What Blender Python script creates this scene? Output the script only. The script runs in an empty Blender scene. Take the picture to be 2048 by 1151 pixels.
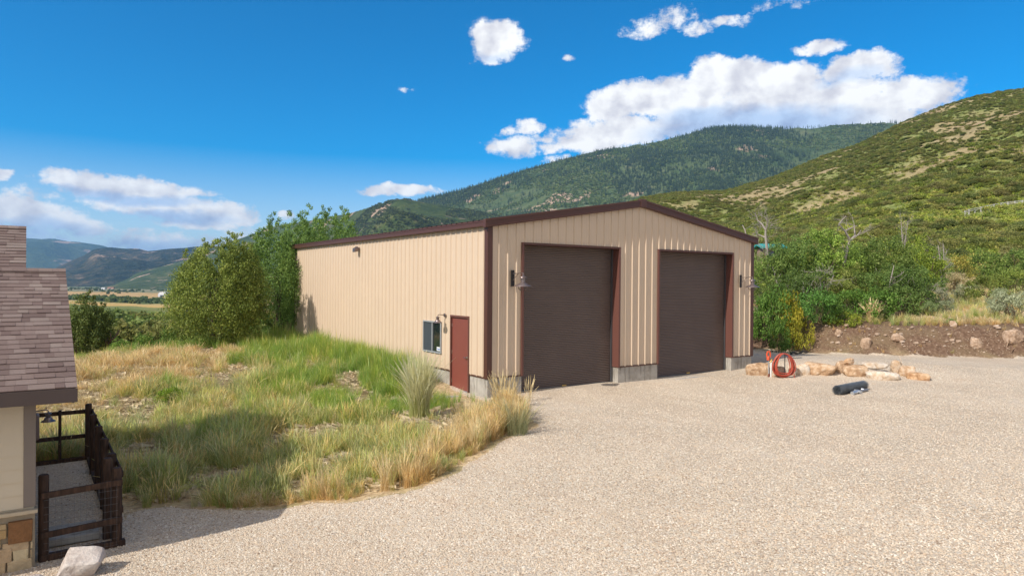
import bpy, bmesh, math, random
import numpy as np
from mathutils import Vector, Matrix
random.seed(7); RNG = np.random.default_rng(7)
S = bpy.context.scene
COL = S.collection
pi = math.pi
# ------------------------------------------------------------------ camera
F, PITCH, ROLL, YAW = 1383.59, -0.0063987, -0.0072753, 0.610994
CP = np.array([-10.4215, -16.0436, 3.1525])
fw = np.array([math.sin(YAW)*math.cos(PITCH), math.cos(YAW)*math.cos(PITCH), math.sin(PITCH)])
_r = np.array([math.cos(YAW), -math.sin(YAW), 0.0]); _u = np.cross(_r, fw)
RT = math.cos(ROLL)*_r - math.sin(ROLL)*_u
UP = math.sin(ROLL)*_r + math.cos(ROLL)*_u
def ray(x, y): return fw + RT*(x-1024)/F + UP*(575.5-y)/F
def at_depth(x, y, D): return CP + ray(x, y)*D
cam = bpy.data.objects.new('camera', bpy.data.cameras.new('camera')); COL.objects.link(cam)
cam.data.sensor_width = 36; cam.data.lens = F/2048*36; cam.data.clip_start = 0.1; cam.data.clip_end = 40000
M = Matrix.Identity(4)
for i in range(3):
    M[i][0], M[i][1], M[i][2], M[i][3] = RT[i], UP[i], -fw[i], CP[i]
cam.matrix_world = M
S.camera = cam
# ------------------------------------------------------------------ noise
def _hash(ix, iy, seed):
    n = (ix.astype(np.int64)*374761393 + iy.astype(np.int64)*668265263 + seed*1442695041) & 0x7fffffff
    n = ((n ^ (n >> 13))*1274126177) & 0x7fffffff
    return ((n ^ (n >> 16)) & 0xffff)/65535.0
def vnoise(x, y, seed=0):
    ix = np.floor(x); iy = np.floor(y); fx = x-ix; fy = y-iy
    fx = fx*fx*(3-2*fx); fy = fy*fy*(3-2*fy)
    a = _hash(ix, iy, seed); b = _hash(ix+1, iy, seed); c = _hash(ix, iy+1, seed); d = _hash(ix+1, iy+1, seed)
    return a+(b-a)*fx+(c-a)*fy+(a-b-c+d)*fx*fy
def fbm(x, y, seed=0, o=4):
    s = 0; a = 0.5; t = 0
    for k in range(o):
        s = s+a*vnoise(x, y, seed+k*17); t += a; a *= .5; x = x*2.03+11.3; y = y*2.03+5.7
    return s/t
def sst(a, b, x):
    t = np.clip((x-a)/(b-a), 0, 1); return t*t*(3-2*t)
# ------------------------------------------------------------------ terrain height
CTRL = np.array([
 (-2,-3,0),(0,-1,0),(2,-2,0),(6,-1,0),(10,-1.2,0),(6,-5,0),(12,-6,0),(20,-9,.05),(26,-8,.2),(5,-9,0),(0,-9,-.02),(-3,-9,-.1),
 (0,-15,0),(10,-15,0),(20,-18,.1),(-5,-11,-.22),(-4,-7,-.12),(-5,-6.4,-.2),(-6,-6,-.36),(-7,-6.2,-.5),(-8,-8,-.5),(-2.5,-5,-.03),(-1.2,-3.4,0),
 (-9.3,-4.3,-.75),(-9.3,1.5,-.72),(-10.5,-4.6,-.75),(-10.4,-10,-.65),(-14,-6,-.75),(-14,2,-.75),(-10.4,-16,-.6),(-9.3,-1.5,-.75),(-5,-16,-.2),(-9.3,-6,-.72),
 (-20,-10,-.7),(-20,4,-.8),
 (-7,-4.3,-.68),(-7,-2,-.7),(-7,1,-.65),(-5,-2,-.5),(-5,1,-.45),(-4.5,-4.4,-.35),(-3,-2,-.2),(-3,1,-.2),(-1.4,-1.2,-.03),(-1.3,.5,-.08),
 (-6,4,-.35),(-8.5,4,-.6),(-3,5,.1),(-6,8,0.0),(-3,3,-.05),(-.3,.5,-.05),(-.3,2.5,.12),(-.3,5.5,.3),(-.3,10,.42),(-.3,16.8,.55),(-3,10,.4),(-3,16,.5),
 (-6,14,.3),(-8.5,7,-.25),(-8.5,12,.0),(-8,18,.08),(-4,20,.3),(0,20,.45),(-12,8,-.5),(-12,16,-.25),(-6,25,-.7),(-10,24,-1.1),(0,26,-.4),(-2,32,-2),(-14,27,-2),
 (6,8,.1),(11,8,.2),(12.4,.6,.05),(12.6,4,.25),(14,10,.5),(12,20,.5),(6,22,.4),(8,30,0),
 (10.9,-1.5,0),(12.4,-3.3,0),(14.2,-5.2,0),(16,-7,.02),(12.7,-.8,.36),(14,-2.2,.38),(15.6,-4,.33),(17.2,-6,.12),(15,.2,.3),(18,1,.12),(20,-2,.08),(24,-4,.05),(17,4,.15)], float)
def _rbf_fit():
    P = CTRL[:, :2]; n = len(P)
    d = np.linalg.norm(P[:, None]-P[None], axis=2)
    A = np.zeros((n+3, n+3)); A[:n, :n] = d; A[:n, :n] += np.eye(n)*-.04
    A[:n, n] = 1; A[:n, n+1:] = P; A[n, :n] = 1; A[n+1:, :n] = P.T
    b = np.zeros(n+3); b[:n] = CTRL[:, 2]
    return np.linalg.solve(A, b)
_W = _rbf_fit()
def near_h(x, y):
    sh = x.shape; x = x.ravel(); y = y.ravel(); out = np.zeros(len(x)); n = len(CTRL)
    for i in range(0, len(x), 20000):
        xs = x[i:i+20000]; ys = y[i:i+20000]
        d = np.hypot(xs[:, None]-CTRL[None, :, 0], ys[:, None]-CTRL[None, :, 1])
        out[i:i+20000] = d@_W[:n]+_W[n]+_W[n+1]*xs+_W[n+2]*ys
    return out.reshape(sh)
# dirt bank on the right: foot line (world x,y)
BANK = np.array([(12.4,13.2),(16.0,6.2),(18.1,1.9),(19.8,-.1),(21.4,-1.8),(24.9,-5.1),(32.3,-11.8),(41.3,-19.8)], float)
def bank_s(x, y):
    best = np.full(x.shape, 1e9); sg = np.zeros(x.shape)
    for (ax, ay), (bx, by) in zip(BANK[:-1], BANK[1:]):
        dx, dy = bx-ax, by-ay; L2 = dx*dx+dy*dy
        t = np.clip(((x-ax)*dx+(y-ay)*dy)/L2, 0, 1)
        d = np.hypot(x-ax-t*dx, y-ay-t*dy)
        s = np.sign((x-ax)*(-dy)+(y-ay)*dx)
        m = d < best; best = np.where(m, d, best); sg = np.where(m, s, sg)
    return best*sg
def interp_px(u, pts):
    p = np.array(pts, float); return np.interp(u, p[:, 0], p[:, 1])
HILL = [(-2600,990),(560,900),(640,620),(800,510),(1000,470),(1200,425),(1287,395),(1348,385),(1440,382),(1476,375),(1501,367),(1563,347),(1634,316),(1716,288),(1798,247),(1870,216),(1947,193),(2048,175),(2300,120),(2700,90),(3600,110)]
HILLD0 = [(-2600,260),(640,220),(1000,90),(1250,50),(3600,46)]
HILLD = [(-2600,500),(700,420),(1200,400),(1500,420),(1800,440),(2048,430),(2600,400)]
RIDGE = [(-2600,640),(60,600),(225,568),(280,543),(369,520),(430,495),(514,463),(556,449),(620,440),(698,426),(774,403),(804,397),(835,402),(900,412),(1000,432),(1200,450),(1500,520),(3600,600)]
MTN = [(-2600,640),(350,575),(500,520),(700,450),(843,400),(927,380),(1000,355),(1100,326),(1194,303),(1307,286),(1365,272),(1420,256),(1461,254),(1563,257),(1665,252),(1793,245),(1900,243),(2200,230),(3600,260)]
DARK = [(-2600,560),(-400,560),(-100,590),(40,588),(104,539),(135,524),(167,511),(188,497),(220,494),(250,496),(278,497),(295,501),(320,499),(348,496),(389,493),(430,490),(500,500),(600,520),(800,560),(3600,600)]
BLUE = [(-2600,470),(-500,450),(0,474),(55,476),(110,477),(135,481),(160,484),(190,487),(220,495),(300,506),(420,512),(700,520),(900,550),(3600,600)]
def horizon_y(u): return 566.6+(u-1024)*0.00728
def ridge_z(u, pts, D): return CP[2]+(horizon_y(u)-interp_px(u, pts))/F*D
def cam_coords(x, y):
    dx = x-CP[0]; dy = y-CP[1]
    D = dx*math.sin(YAW)+dy*math.cos(YAW); X = dx*math.cos(YAW)-dy*math.sin(YAW)
    r = np.hypot(dx, dy); az = np.arctan2(X, D)
    azc = np.clip(az, -1.2, 1.2)
    return 1024+F*np.tan(azc), r*np.cos(azc), az, r
VAL = [(0,-.5),(40,-2.6),(60,-3.2),(100,-4.6),(150,-6.6),(300,-14.5),(700,-23),(1200,-26),(3500,-27),(12000,-27)]
def heights(x, y):
    """returns z and the index of the landform that carries it: 0 ground, 1 hillside, 2 ridge, 3 mountain, 4 dark hills, 5 blue range"""
    u, D, az, r = cam_coords(x, y)
    front = sst(1.45, 1.2, np.abs(az))
    zn = near_h(np.clip(x, -40, 60), np.clip(y, -40, 50))
    s = bank_s(x, y)
    bank = 1.18*sst(0, 1.5, s)+.045*np.clip(s-1.2, 0, 80)
    bn = sst(-.2, 1.0, s)*sst(-1, 3, s)
    bank = bank+bn*.35*(fbm(x*.7, y*.7, 3)-.5)+bn*.12*(fbm(x*3, y*3, 5)-.5)
    bank = bank*sst(1150, 1350, u)
    grassy = (1-gravel_mask(x, y))
    zn = zn+.10*(fbm(x*1.1, y*1.1, 9)-.5)*sst(.2, 1.5, np.hypot(np.maximum(0, -x), 0))*grassy
    zv = interp_px(D, VAL)+(fbm(x/60, y/60, 21)-.5)*np.clip((D-60)/60, 0, 1)*3.0
    zv = np.where(np.abs(az) > 1.2, -1.0, zv)
    far = sst(28, 55, r)
    near = zn*(1-far)+far*np.where(u > 1100, np.maximum(.3, zv), zv)
    # smooth left/right transition in the distance
    w = sst(700, 1350, u)
    near = zn*(1-far)+far*(zv*(1-w)+.4*w)+bank*(1-sst(90, 200, r))
    z = near; idx = np.zeros(x.shape, int)
    def add(z, idx, pts, Dr, D0, z0, g, k, ns, amp, seed, back=1.0):
        t = (D-D0)/(Dr-D0)
        zr = ridge_z(u, pts, Dr)
        tt = np.clip(t, 0, 1)
        h = z0+(zr-z0)*np.power(tt, g)
        gul = fbm(x/ns+3.1, y/ns, seed, 5)-.5
        h = h+(zr-z0)*amp*gul*np.clip(4*tt*(1-tt), 0, 1)
        h = np.where(t > 1, zr-(np.maximum(zr, -50)+60)*sst(1, 1+back, t), h)
        h = np.where(t < 0, -60, h)
        h = h*front+(-60)*(1-front)
        m = h > z
        return np.where(m, h, z), np.where(m, k, idx)
    Dh = interp_px(u, HILLD)
    Dh0 = interp_px(u, HILLD0)
    z, idx = add(z, idx, HILL, Dh, Dh0, interp_px(Dh0, VAL)*(1-w)+1.6*w, 1.22, 1, 45, .22, 31)
    lf = sst(520, 800, u)
    z, idx = add(z, idx, RIDGE, 3500-1300*lf, 2500-1500*lf, -27, 1.1, 2, 260, .45, 41)
    z, idx = add(z, idx, MTN, 2900, 1600, -27, 1.05, 3, 380, .34, 51)
    z, idx = add(z, idx, DARK, 4900, 3300, -27, 1.0, 4, 420, .95, 61)
    z, idx = add(z, idx, BLUE, 9000, 6200, -27, 1.0, 5, 800, .8, 71)
    return z, idx
# gravel outline (world); inside = gravel yard
GE_PX = [(-9.2,-3.6),(-8.97,-2.75),(-8.33,-2.95),(-8.1,-3.25),(-7.42,-3.98),(-6.7,-4.45),(-6.42,-4.5),(-6.1,-5.25),(-5.36,-5.66),(-4.77,-5.78),(-3.52,-5.05),(-2.18,-4.27),(-1.11,-3.8),(-.55,-2.7),(-.3,-1.2),(-.2,-.2)]
def poly_in(x, y, poly):
    c = np.zeros(x.shape, bool); n = len(poly); j = n-1
    for i in range(n):
        xi, yi = poly[i]; xj, yj = poly[j]
        k = ((yi > y) != (yj > y)) & (x < (xj-xi)*(y-yi)/((yj-yi) if yj != yi else 1e-9)+xi)
        c ^= k; j = i
    return c
YARD = [(-9.35,-30),(-9.3,-3.6)]+GE_PX+[(-.2,2),(12,2),(12,16)]+[tuple(p) for p in BANK]+[(42,-30)]
PEN = [(-12,-4.6),(-9.25,-4.6),(-9.25,1.6),(-12,1.6)]
HOUSEYARD = [(-30,-30),(-9.3,-30),(-9.3,-4.5),(-30,-4.5)]
def gravel_mask(x, y):
    wx = x+.35*(fbm(x*1.3, y*1.3, 91)-.5); wy = y+.35*(fbm(x*1.3+50, y*1.3, 92)-.5)
    return (poly_in(wx, wy, YARD) | poly_in(x, y, PEN) | poly_in(x, y, HOUSEYARD)).astype(float)
def gravel_soft(x, y):
    o = .13; s = 0
    for dx in (-o, 0, o):
        for dy in (-o, 0, o): s = s+gravel_mask(x+dx, y+dy)/9
    b = bank_s(x, y); far = np.where((x > 12.3) & (b > -1.5), np.clip(.5-b*1.4-.9*(fbm(x*2.2, y*2.2, 93)-.5), 0, 1), s)
    return far
def hz(x, y): return float(heights(np.array([float(x)]), np.array([float(y)]))[0][0])
def ground_at(px, py, Dmin=5., Dmax=6000.):
    """march a picture ray onto the terrain"""
    d = ray(px, py); D = np.geomspace(Dmin, Dmax, 3000)
    P = CP[None]+d[None]*D[:, None]
    z, _ = heights(P[:, 0], P[:, 1])
    k = np.argmax(P[:, 2] < z)
    return P[k] if (P[:, 2] < z).any() else P[-1]
# ------------------------------------------------------------------ object helpers
def tag(o, label=None, cat=None, group=None, kind=None):
    if label: o['label'] = label
    if cat: o['category'] = cat
    if group: o['group'] = group
    if kind: o['kind'] = kind
    return o
def empty(name, loc=(0, 0, 0), rz=0, label=None, cat=None, group=None):
    o = bpy.data.objects.new(name, None); COL.objects.link(o); o.location = loc; o.rotation_euler = (0, 0, rz)
    o.empty_display_size = .2
    return tag(o, label, cat, group)
def mesh_obj(name, me, m=None, parent=None, loc=None):
    if m is not None and len(me.materials) == 0: me.materials.append(m)
    o = bpy.data.objects.new(name, me); COL.objects.link(o)
    if parent: o.parent = parent
    if loc is not None: o.location = loc
    return o
def np_mesh(name, V, Fc, k=None, smooth=False, attrs=None):
    """V (n,3); Fc (m,k) constant size faces"""
    me = bpy.data.meshes.new(name)
    V = np.asarray(V, np.float32); Fc = np.asarray(Fc, np.int32); m, k = Fc.shape
    me.vertices.add(len(V)); me.vertices.foreach_set('co', V.ravel())
    me.loops.add(m*k); me.loops.foreach_set('vertex_index', Fc.ravel())
    me.polygons.add(m); me.polygons.foreach_set('loop_start', np.arange(m, dtype=np.int32)*k)
    if smooth: me.polygons.foreach_set('use_smooth', np.ones(m, bool))
    for an, (dom, arr) in (attrs or {}).items():
        arr = np.asarray(arr, np.float32)
        if arr.ndim == 2:
            a = me.attributes.new(an, 'FLOAT_COLOR', dom); a.data.foreach_set('color', arr.ravel())
        else:
            a = me.attributes.new(an, 'FLOAT', dom); a.data.foreach_set('value', arr)
    me.update(calc_edges=True); me.validate()
    return me
class MB:
    def __init__(s): s.v = []; s.f = []; s.r = []; s.cur = 0.5
    def face(s, pts):
        n = len(s.v); s.v += [tuple(p) for p in pts]; s.f.append(tuple(range(n, n+len(pts)))); s.r.append(s.cur)
    def box(s, x0, x1, y0, y1, z0, z1):
        s.hexa([(x0,y0,z0),(x1,y0,z0),(x1,y1,z0),(x0,y1,z0),(x0,y0,z1),(x1,y0,z1),(x1,y1,z1),(x0,y1,z1)])
    def hexa(s, p):
        n = len(s.v); s.v += [tuple(q) for q in p]
        for f in ((0,3,2,1),(4,5,6,7),(0,1,5,4),(1,2,6,5),(2,3,7,6),(3,0,4,7)):
            s.f.append(tuple(n+i for i in f)); s.r.append(s.cur)
    def tube(s, pts, rad, seg=8, cap=True):
        pts = [Vector(p) for p in pts]
        if not hasattr(rad, '__len__'): rad = [rad]*len(pts)
        n0 = len(s.v); prev = None
        for i, p in enumerate(pts):
            d = (pts[min(i+1, len(pts)-1)]-pts[max(i-1, 0)])
            d = d.normalized() if d.length > 1e-9 else Vector((0, 0, 1))
            if prev is None:
                a = d.orthogonal().normalized()
            else:
                a = prev-d*prev.dot(d); a = a.normalized() if a.length > 1e-6 else d.orthogonal().normalized()
            prev = a; b = d.cross(a)
            for k in range(seg):
                t = 2*pi*k/seg; s.v.append(tuple(p+(a*math.cos(t)+b*math.sin(t))*rad[i]))
        for i in range(len(pts)-1):
            for k in range(seg):
                a = n0+i*seg+k; b = n0+i*seg+(k+1) % seg
                s.f.append((a, b, b+seg, a+seg)); s.r.append(s.cur)
        if cap:
            s.f.append(tuple(n0+k for k in reversed(range(seg)))); s.r.append(s.cur)
            e = n0+(len(pts)-1)*seg; s.f.append(tuple(e+k for k in range(seg))); s.r.append(s.cur)
    def lathe(s, prof, c=(0, 0, 0), seg=24):
        n0 = len(s.v)
        for r, z in prof:
            for k in range(seg):
                t = 2*pi*k/seg; s.v.append((c[0]+r*math.cos(t), c[1]+r*math.sin(t), c[2]+z))
        for i in range(len(prof)-1):
            for k in range(seg):
                a = n0+i*seg+k; b = n0+i*seg+(k+1) % seg
                s.f.append((a, b, b+seg, a+seg)); s.r.append(s.cur)
    def build(s, name, m, parent=None, smooth=False, bevel=0, loc=None):
        me = bpy.data.meshes.new(name); me.from_pydata(s.v, [], s.f)
        a = me.attributes.new('rnd', 'FLOAT', 'FACE'); a.data.foreach_set('value', np.array(s.r, np.float32))
        if smooth:
            me.polygons.foreach_set('use_smooth', np.ones(len(me.polygons), bool))
            try: me.set_sharp_from_angle(angle=math.radians(40))
            except Exception: pass
        me.update()
        o = mesh_obj(name, me, m, parent, loc)
        if bevel:
            b = o.modifiers.new('bevel', 'BEVEL'); b.width = bevel; b.segments = 2; b.limit_method = 'ANGLE'
        return o
# ------------------------------------------------------------------ materials
class NT:
    def __init__(s, tree): s.t = tree
    def n(s, typ, **kw):
        nd = s.t.nodes.new(typ)
        for k, v in kw.items(): setattr(nd, k, v)
        return nd
    def set(s, sock, v):
        if isinstance(v, bpy.types.NodeSocket): s.t.links.new(v, sock)
        elif v is not None:
            if hasattr(sock.default_value, '__len__') and not hasattr(v, '__len__'): v = (v,)*len(sock.default_value)
            if hasattr(v, '__len__') and len(sock.default_value) == 4 and len(v) == 3: v = (*v, 1)
            sock.default_value = v
    def math(s, op, a, b=None, c=None, clamp=False):
        nd = s.n('ShaderNodeMath', operation=op, use_clamp=clamp); s.set(nd.inputs[0], a)
        if b is not None: s.set(nd.inputs[1], b)
        if c is not None: s.set(nd.inputs[2], c)
        return nd.outputs[0]
    def mix(s, f, a, b, blend='MIX'):
        nd = s.n('ShaderNodeMix', data_type='RGBA', blend_type=blend); s.set(nd.inputs[0], f); s.set(nd.inputs[6], a); s.set(nd.inputs[7], b)
        return nd.outputs[2]
    def noise(s, vec, scale, detail=4, rough=.55, dist=0):
        nd = s.n('ShaderNodeTexNoise'); s.set(nd.inputs['Vector'], vec); s.set(nd.inputs['Scale'], scale); s.set(nd.inputs['Detail'], detail); s.set(nd.inputs['Roughness'], rough); s.set(nd.inputs['Distortion'], dist)
        return nd.outputs['Fac']
    def noisec(s, vec, scale, detail=4):
        nd = s.n('ShaderNodeTexNoise'); s.set(nd.inputs['Vector'], vec); s.set(nd.inputs['Scale'], scale); s.set(nd.inputs['Detail'], detail)
        return nd.outputs['Color']
    def voro(s, vec, scale, feature='F1', rand=1):
        nd = s.n('ShaderNodeTexVoronoi', feature=feature); s.set(nd.inputs['Vector'], vec); s.set(nd.inputs['Scale'], scale); s.set(nd.inputs['Randomness'], rand)
        return nd
    def ramp(s, f, stops, interp='LINEAR'):
        nd = s.n('ShaderNodeValToRGB'); nd.color_ramp.interpolation = interp; e = nd.color_ramp.elements
        while len(e) < len(stops): e.new(.5)
        for el, (p, c) in zip(e, stops):
            el.position = p; el.color = (*c, 1) if hasattr(c, '__len__') else (c, c, c, 1)
        s.set(nd.inputs[0], f); return nd.outputs[0]
    def step(s, f, a, b):
        nd = s.n('ShaderNodeMapRange', interpolation_type='SMOOTHSTEP'); s.set(nd.inputs[0], f); s.set(nd.inputs[1], a); s.set(nd.inputs[2], b); return nd.outputs[0]
    def attr(s, name): return s.n('ShaderNodeAttribute', attribute_name=name)
    def pos(s): return s.n('ShaderNodeNewGeometry').outputs['Position']
    def obj(s): return s.n('ShaderNodeTexCoord').outputs['Object']
    def sep(s, v):
        nd = s.n('ShaderNodeSeparateXYZ'); s.set(nd.inputs[0], v); return nd.outputs
    def comb(s, x, y, z):
        nd = s.n('ShaderNodeCombineXYZ')
        for i, v in enumerate((x, y, z)): s.set(nd.inputs[i], v)
        return nd.outputs[0]
    def vmul(s, v, k):
        nd = s.n('ShaderNodeVectorMath', operation='MULTIPLY'); s.set(nd.inputs[0], v); s.set(nd.inputs[1], k); return nd.outputs[0]
    def bump(s, h, dist=.01, strength=1, normal=None):
        nd = s.n('ShaderNodeBump'); s.set(nd.inputs['Height'], h); nd.inputs['Distance'].default_value = dist; s.set(nd.inputs['Strength'], strength)
        if normal is not None: s.set(nd.inputs['Normal'], normal)
        return nd.outputs[0]
def new_mat(name):
    m = bpy.data.materials.new(name); m.use_nodes = True; t = NT(m.node_tree)
    b = m.node_tree.nodes['Principled BSDF']; b.inputs['Specular IOR Level'].default_value = .3
    return m, t, b
def simple(name, col, rough=.6, var=.15, scale=4, metal=0, spec=.3, bump=0, bscale=40, rnd=0):
    m, t, b = new_mat(name)
    v = t.obj(); n = t.noise(v, scale, 5)
    f = t.math('MULTIPLY_ADD', n, 2*var, 1-var)
    if rnd:
        f = t.math('MULTIPLY', f, t.math('MULTIPLY_ADD', t.attr('rnd').outputs['Fac'], 2*rnd, 1-rnd))
    c = t.mix(1, col, t.comb(f, f, f), 'MULTIPLY')
    t.set(b.inputs['Base Color'], c); b.inputs['Roughness'].default_value = rough; b.inputs['Metallic'].default_value = metal; b.inputs['Specular IOR Level'].default_value = spec
    if bump: t.set(b.inputs['Normal'], t.bump(t.noise(v, bscale, 3), bump))
    return m
def leaf_mat(name, stops, trans=.35, rough=.55, tints=None):
    """foliage: colour varies per leaf; the object's own colour tints it"""
    m, t, b = new_mat(name)
    r = t.attr('rnd').outputs['Fac']; c = t.ramp(r, stops)
    oi = t.n('ShaderNodeObjectInfo')
    c = t.mix(1, c, oi.outputs['Color'], 'MULTIPLY')
    if tints:   # a few kinds of plant, picked per instance
        tc = t.ramp(oi.outputs['Random'], [(i/len(tints), tuple(v/3 for v in q)) for i, q in enumerate(tints)], 'CONSTANT')
        c = t.mix(1, c, t.mix(1, tc, (3, 3, 3), 'MULTIPLY'), 'MULTIPLY')
    k = t.math('MULTIPLY_ADD', t.math('FRACT', t.math('MULTIPLY', oi.outputs['Random'], 37.7)), .5, .75)
    c = t.mix(1, c, t.comb(k, k, k), 'MULTIPLY')
    t.set(b.inputs['Base Color'], c); b.inputs['Roughness'].default_value = rough; b.inputs['Specular IOR Level'].default_value = .25
    tr = t.n('ShaderNodeBsdfTranslucent'); t.set(tr.inputs[0], c)
    mx = t.n('ShaderNodeMixShader'); mx.inputs[0].default_value = trans
    t.t.links.new(b.outputs[0], mx.inputs[1]); t.t.links.new(tr.outputs[0], mx.inputs[2])
    t.t.links.new(mx.outputs[0], t.t.nodes['Material Output'].inputs[0])
    return m
# ------------------------------------------------------------------ ground materials
def gravel_nodes(t, p):
    v1 = t.voro(p, 40); v2 = t.voro(p, 75)
    r = t.sep(v1.outputs['Color'])[0]
    c = t.ramp(r, [(0, (.30,.22,.155)), (.12, (.48,.375,.28)), (.4, (.575,.485,.375)), (.65, (.61,.525,.415)), (.82, (.52,.39,.28)), (.92, (.66,.585,.485)), (1, (.72,.66,.57))])
    r2 = t.sep(v2.outputs['Color'])[1]
    k2 = t.math('MULTIPLY_ADD', r2, .36, .82); c = t.mix(1, c, t.comb(k2, k2, k2), 'MULTIPLY')
    big = t.noise(p, .5, 5); k = t.math('MULTIPLY_ADD', big, .5, .76)
    c = t.mix(1, c, t.comb(k, k, k), 'MULTIPLY')
    c = t.mix(t.math('MULTIPLY', t.step(t.noise(p, 1.3, 4), .55, .75), .35), c, (.5,.35,.24))
    # compacted wheel lanes and dusty fines
    lane = t.noise(t.vmul(t.n('ShaderNodeVectorRotate', rotation_type='Z_AXIS').outputs[0], (1, 1, 1)), 1, 1) if False else t.noise(t.vmul(p, (.95, .13, 1)), 1.0, 4, .5, .6)
    dusty = t.math('MULTIPLY', t.step(lane, .52, .62), .5)
    c = t.mix(dusty, c, (.52,.415,.315))
    c = t.mix(t.math('MULTIPLY', t.step(t.noise(p, .22, 4), .5, .66), .3), c, (.64,.55,.45))
    h = t.math('SUBTRACT', 1, v1.outputs['Distance']); h = t.math('ADD', h, t.math('MULTIPLY', t.math('SUBTRACT', 1, v2.outputs['Distance']), .5))
    h = t.math('ADD', h, t.math('MULTIPLY', t.noise(p, 5, 3), .8))
    return c, h
def make_ground_mat():
    m, t, b = new_mat('ground'); p = t.pos()
    gc, gh = gravel_nodes(t, p)
    g = t.attr('gravel').outputs['Fac']; d = t.attr('dirt').outputs['Fac']
    # soil under the grass: straw litter, bare earth, a little green
    n1 = t.noise(p, 1.2, 6); n2 = t.noise(p, 9, 5); n3 = t.noise(p, 45, 3)
    soil = t.ramp(t.math('ADD', t.math('MULTIPLY', n2, .6), t.math('MULTIPLY', n3, .4)), [(.3, (.17,.11,.065)), (.42, (.38,.27,.155)), (.55, (.52,.39,.23)), (.7, (.6,.49,.33))])
    soil = t.mix(t.math('MULTIPLY', t.step(n1, .5, .65), .5), soil, (.24,.23,.09))
    # dirt bank
    dv = t.voro(p, 11); dv2 = t.voro(p, 3.1)
    dirt = t.ramp(n2, [(.3, (.085,.05,.032)), (.5, (.15,.092,.06)), (.7, (.21,.14,.095))])
    dirt = t.mix(t.math('MULTIPLY', t.step(t.noise(p, .6, 4), .45, .65), .5), dirt, (.2,.15,.085))
    peb = t.math('MULTIPLY', t.step(dv.outputs['Distance'], .34, .22), t.math('GREATER_THAN', t.sep(dv.outputs['Color'])[0], .62))
    dirt = t.mix(t.math('MULTIPLY', peb, .8), dirt, (.45,.34,.24))
    c = t.mix(d, soil, dirt)
    gs = t.step(t.math('ADD', g, t.math('MULTIPLY', t.math('SUBTRACT', n2, .5), .5)), .4, .6)
    c = t.mix(gs, c, gc)
    t.set(b.inputs['Base Color'], c); b.inputs['Roughness'].default_value = .9; b.inputs['Specular IOR Level'].default_value = .15
    h = t.math('ADD', t.math('MULTIPLY', gs, t.math('MULTIPLY', gh, .018)), t.math('MULTIPLY', t.math('SUBTRACT', 1, gs), t.math('MULTIPLY', t.math('ADD', n2, t.math('MULTIPLY', peb, .6)), .06)))
    t.set(b.inputs['Normal'], t.bump(h, 1.0, .9))
    return m
def make_hill_mat():
    m, t, b = new_mat('hillside'); p = t.pos()
    bare = t.attr('bare').outputs['Fac']
    n = t.noise(p, .35, 6); n2 = t.noise(p, .05, 4); n3 = t.noise(p, 2.0, 4)
    tan = t.ramp(n, [(.3, (.21,.16,.085)), (.5, (.33,.255,.14)), (.7, (.43,.34,.2))])
    tan = t.mix(t.step(n2, .5, .7), tan, (.38,.27,.175))
    gr = t.ramp(n3, [(.3, (.11,.14,.04)), (.5, (.18,.21,.065)), (.7, (.3,.3,.12))])
    c = t.mix(bare, gr, tan)
    t.set(b.inputs['Base Color'], c); b.inputs['Roughness'].default_value = .95; b.inputs['Specular IOR Level'].default_value = .1
    t.set(b.inputs['Normal'], t.bump(n, 1.5, .6))
    return m
def make_mtn_mat(name, stops, scale, scar=(.40,.29,.21), scar_amt=.0, bumpd=25):
    m, t, b = new_mat(name); p = t.pos()
    n = t.noise(p, scale, 8, .62); n2 = t.noise(p, scale*5, 6, .65); n3 = t.noise(p, scale*.5, 4)
    f = t.math('ADD', t.math('MULTIPLY', n, .55), t.math('MULTIPLY', n2, .45))
    c = t.ramp(f, stops)
    sc = t.step(t.math('ADD', t.noise(p, scale*1.3, 6, .6), t.math('MULTIPLY', n2, .18)), .70-scar_amt, .76-scar_amt)
    c = t.mix(sc, c, scar)
    t.set(b.inputs['Base Color'], c); b.inputs['Roughness'].default_value = .95; b.inputs['Specular IOR Level'].default_value = .05
    t.set(b.inputs['Normal'], t.bump(n2, bumpd, .8))
    return m
def make_valley_mat():
    m, t, b = new_mat('valley'); p = t.pos()
    c = t.attr('col').outputs['Color']; n = t.noise(p, .05, 6); n2 = t.noise(p, .4, 4)
    k = t.math('ADD', t.math('MULTIPLY', n, .7), t.math('ADD', t.math('MULTIPLY', n2, .5), .4))
    c = t.mix(1, c, t.comb(k, k, k), 'MULTIPLY')
    t.set(b.inputs['Base Color'], c); b.inputs['Roughness'].default_value = .95; b.inputs['Specular IOR Level'].default_value = .05
    t.set(b.inputs['Normal'], t.bump(n2, .6, .6))
    return m
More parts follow.
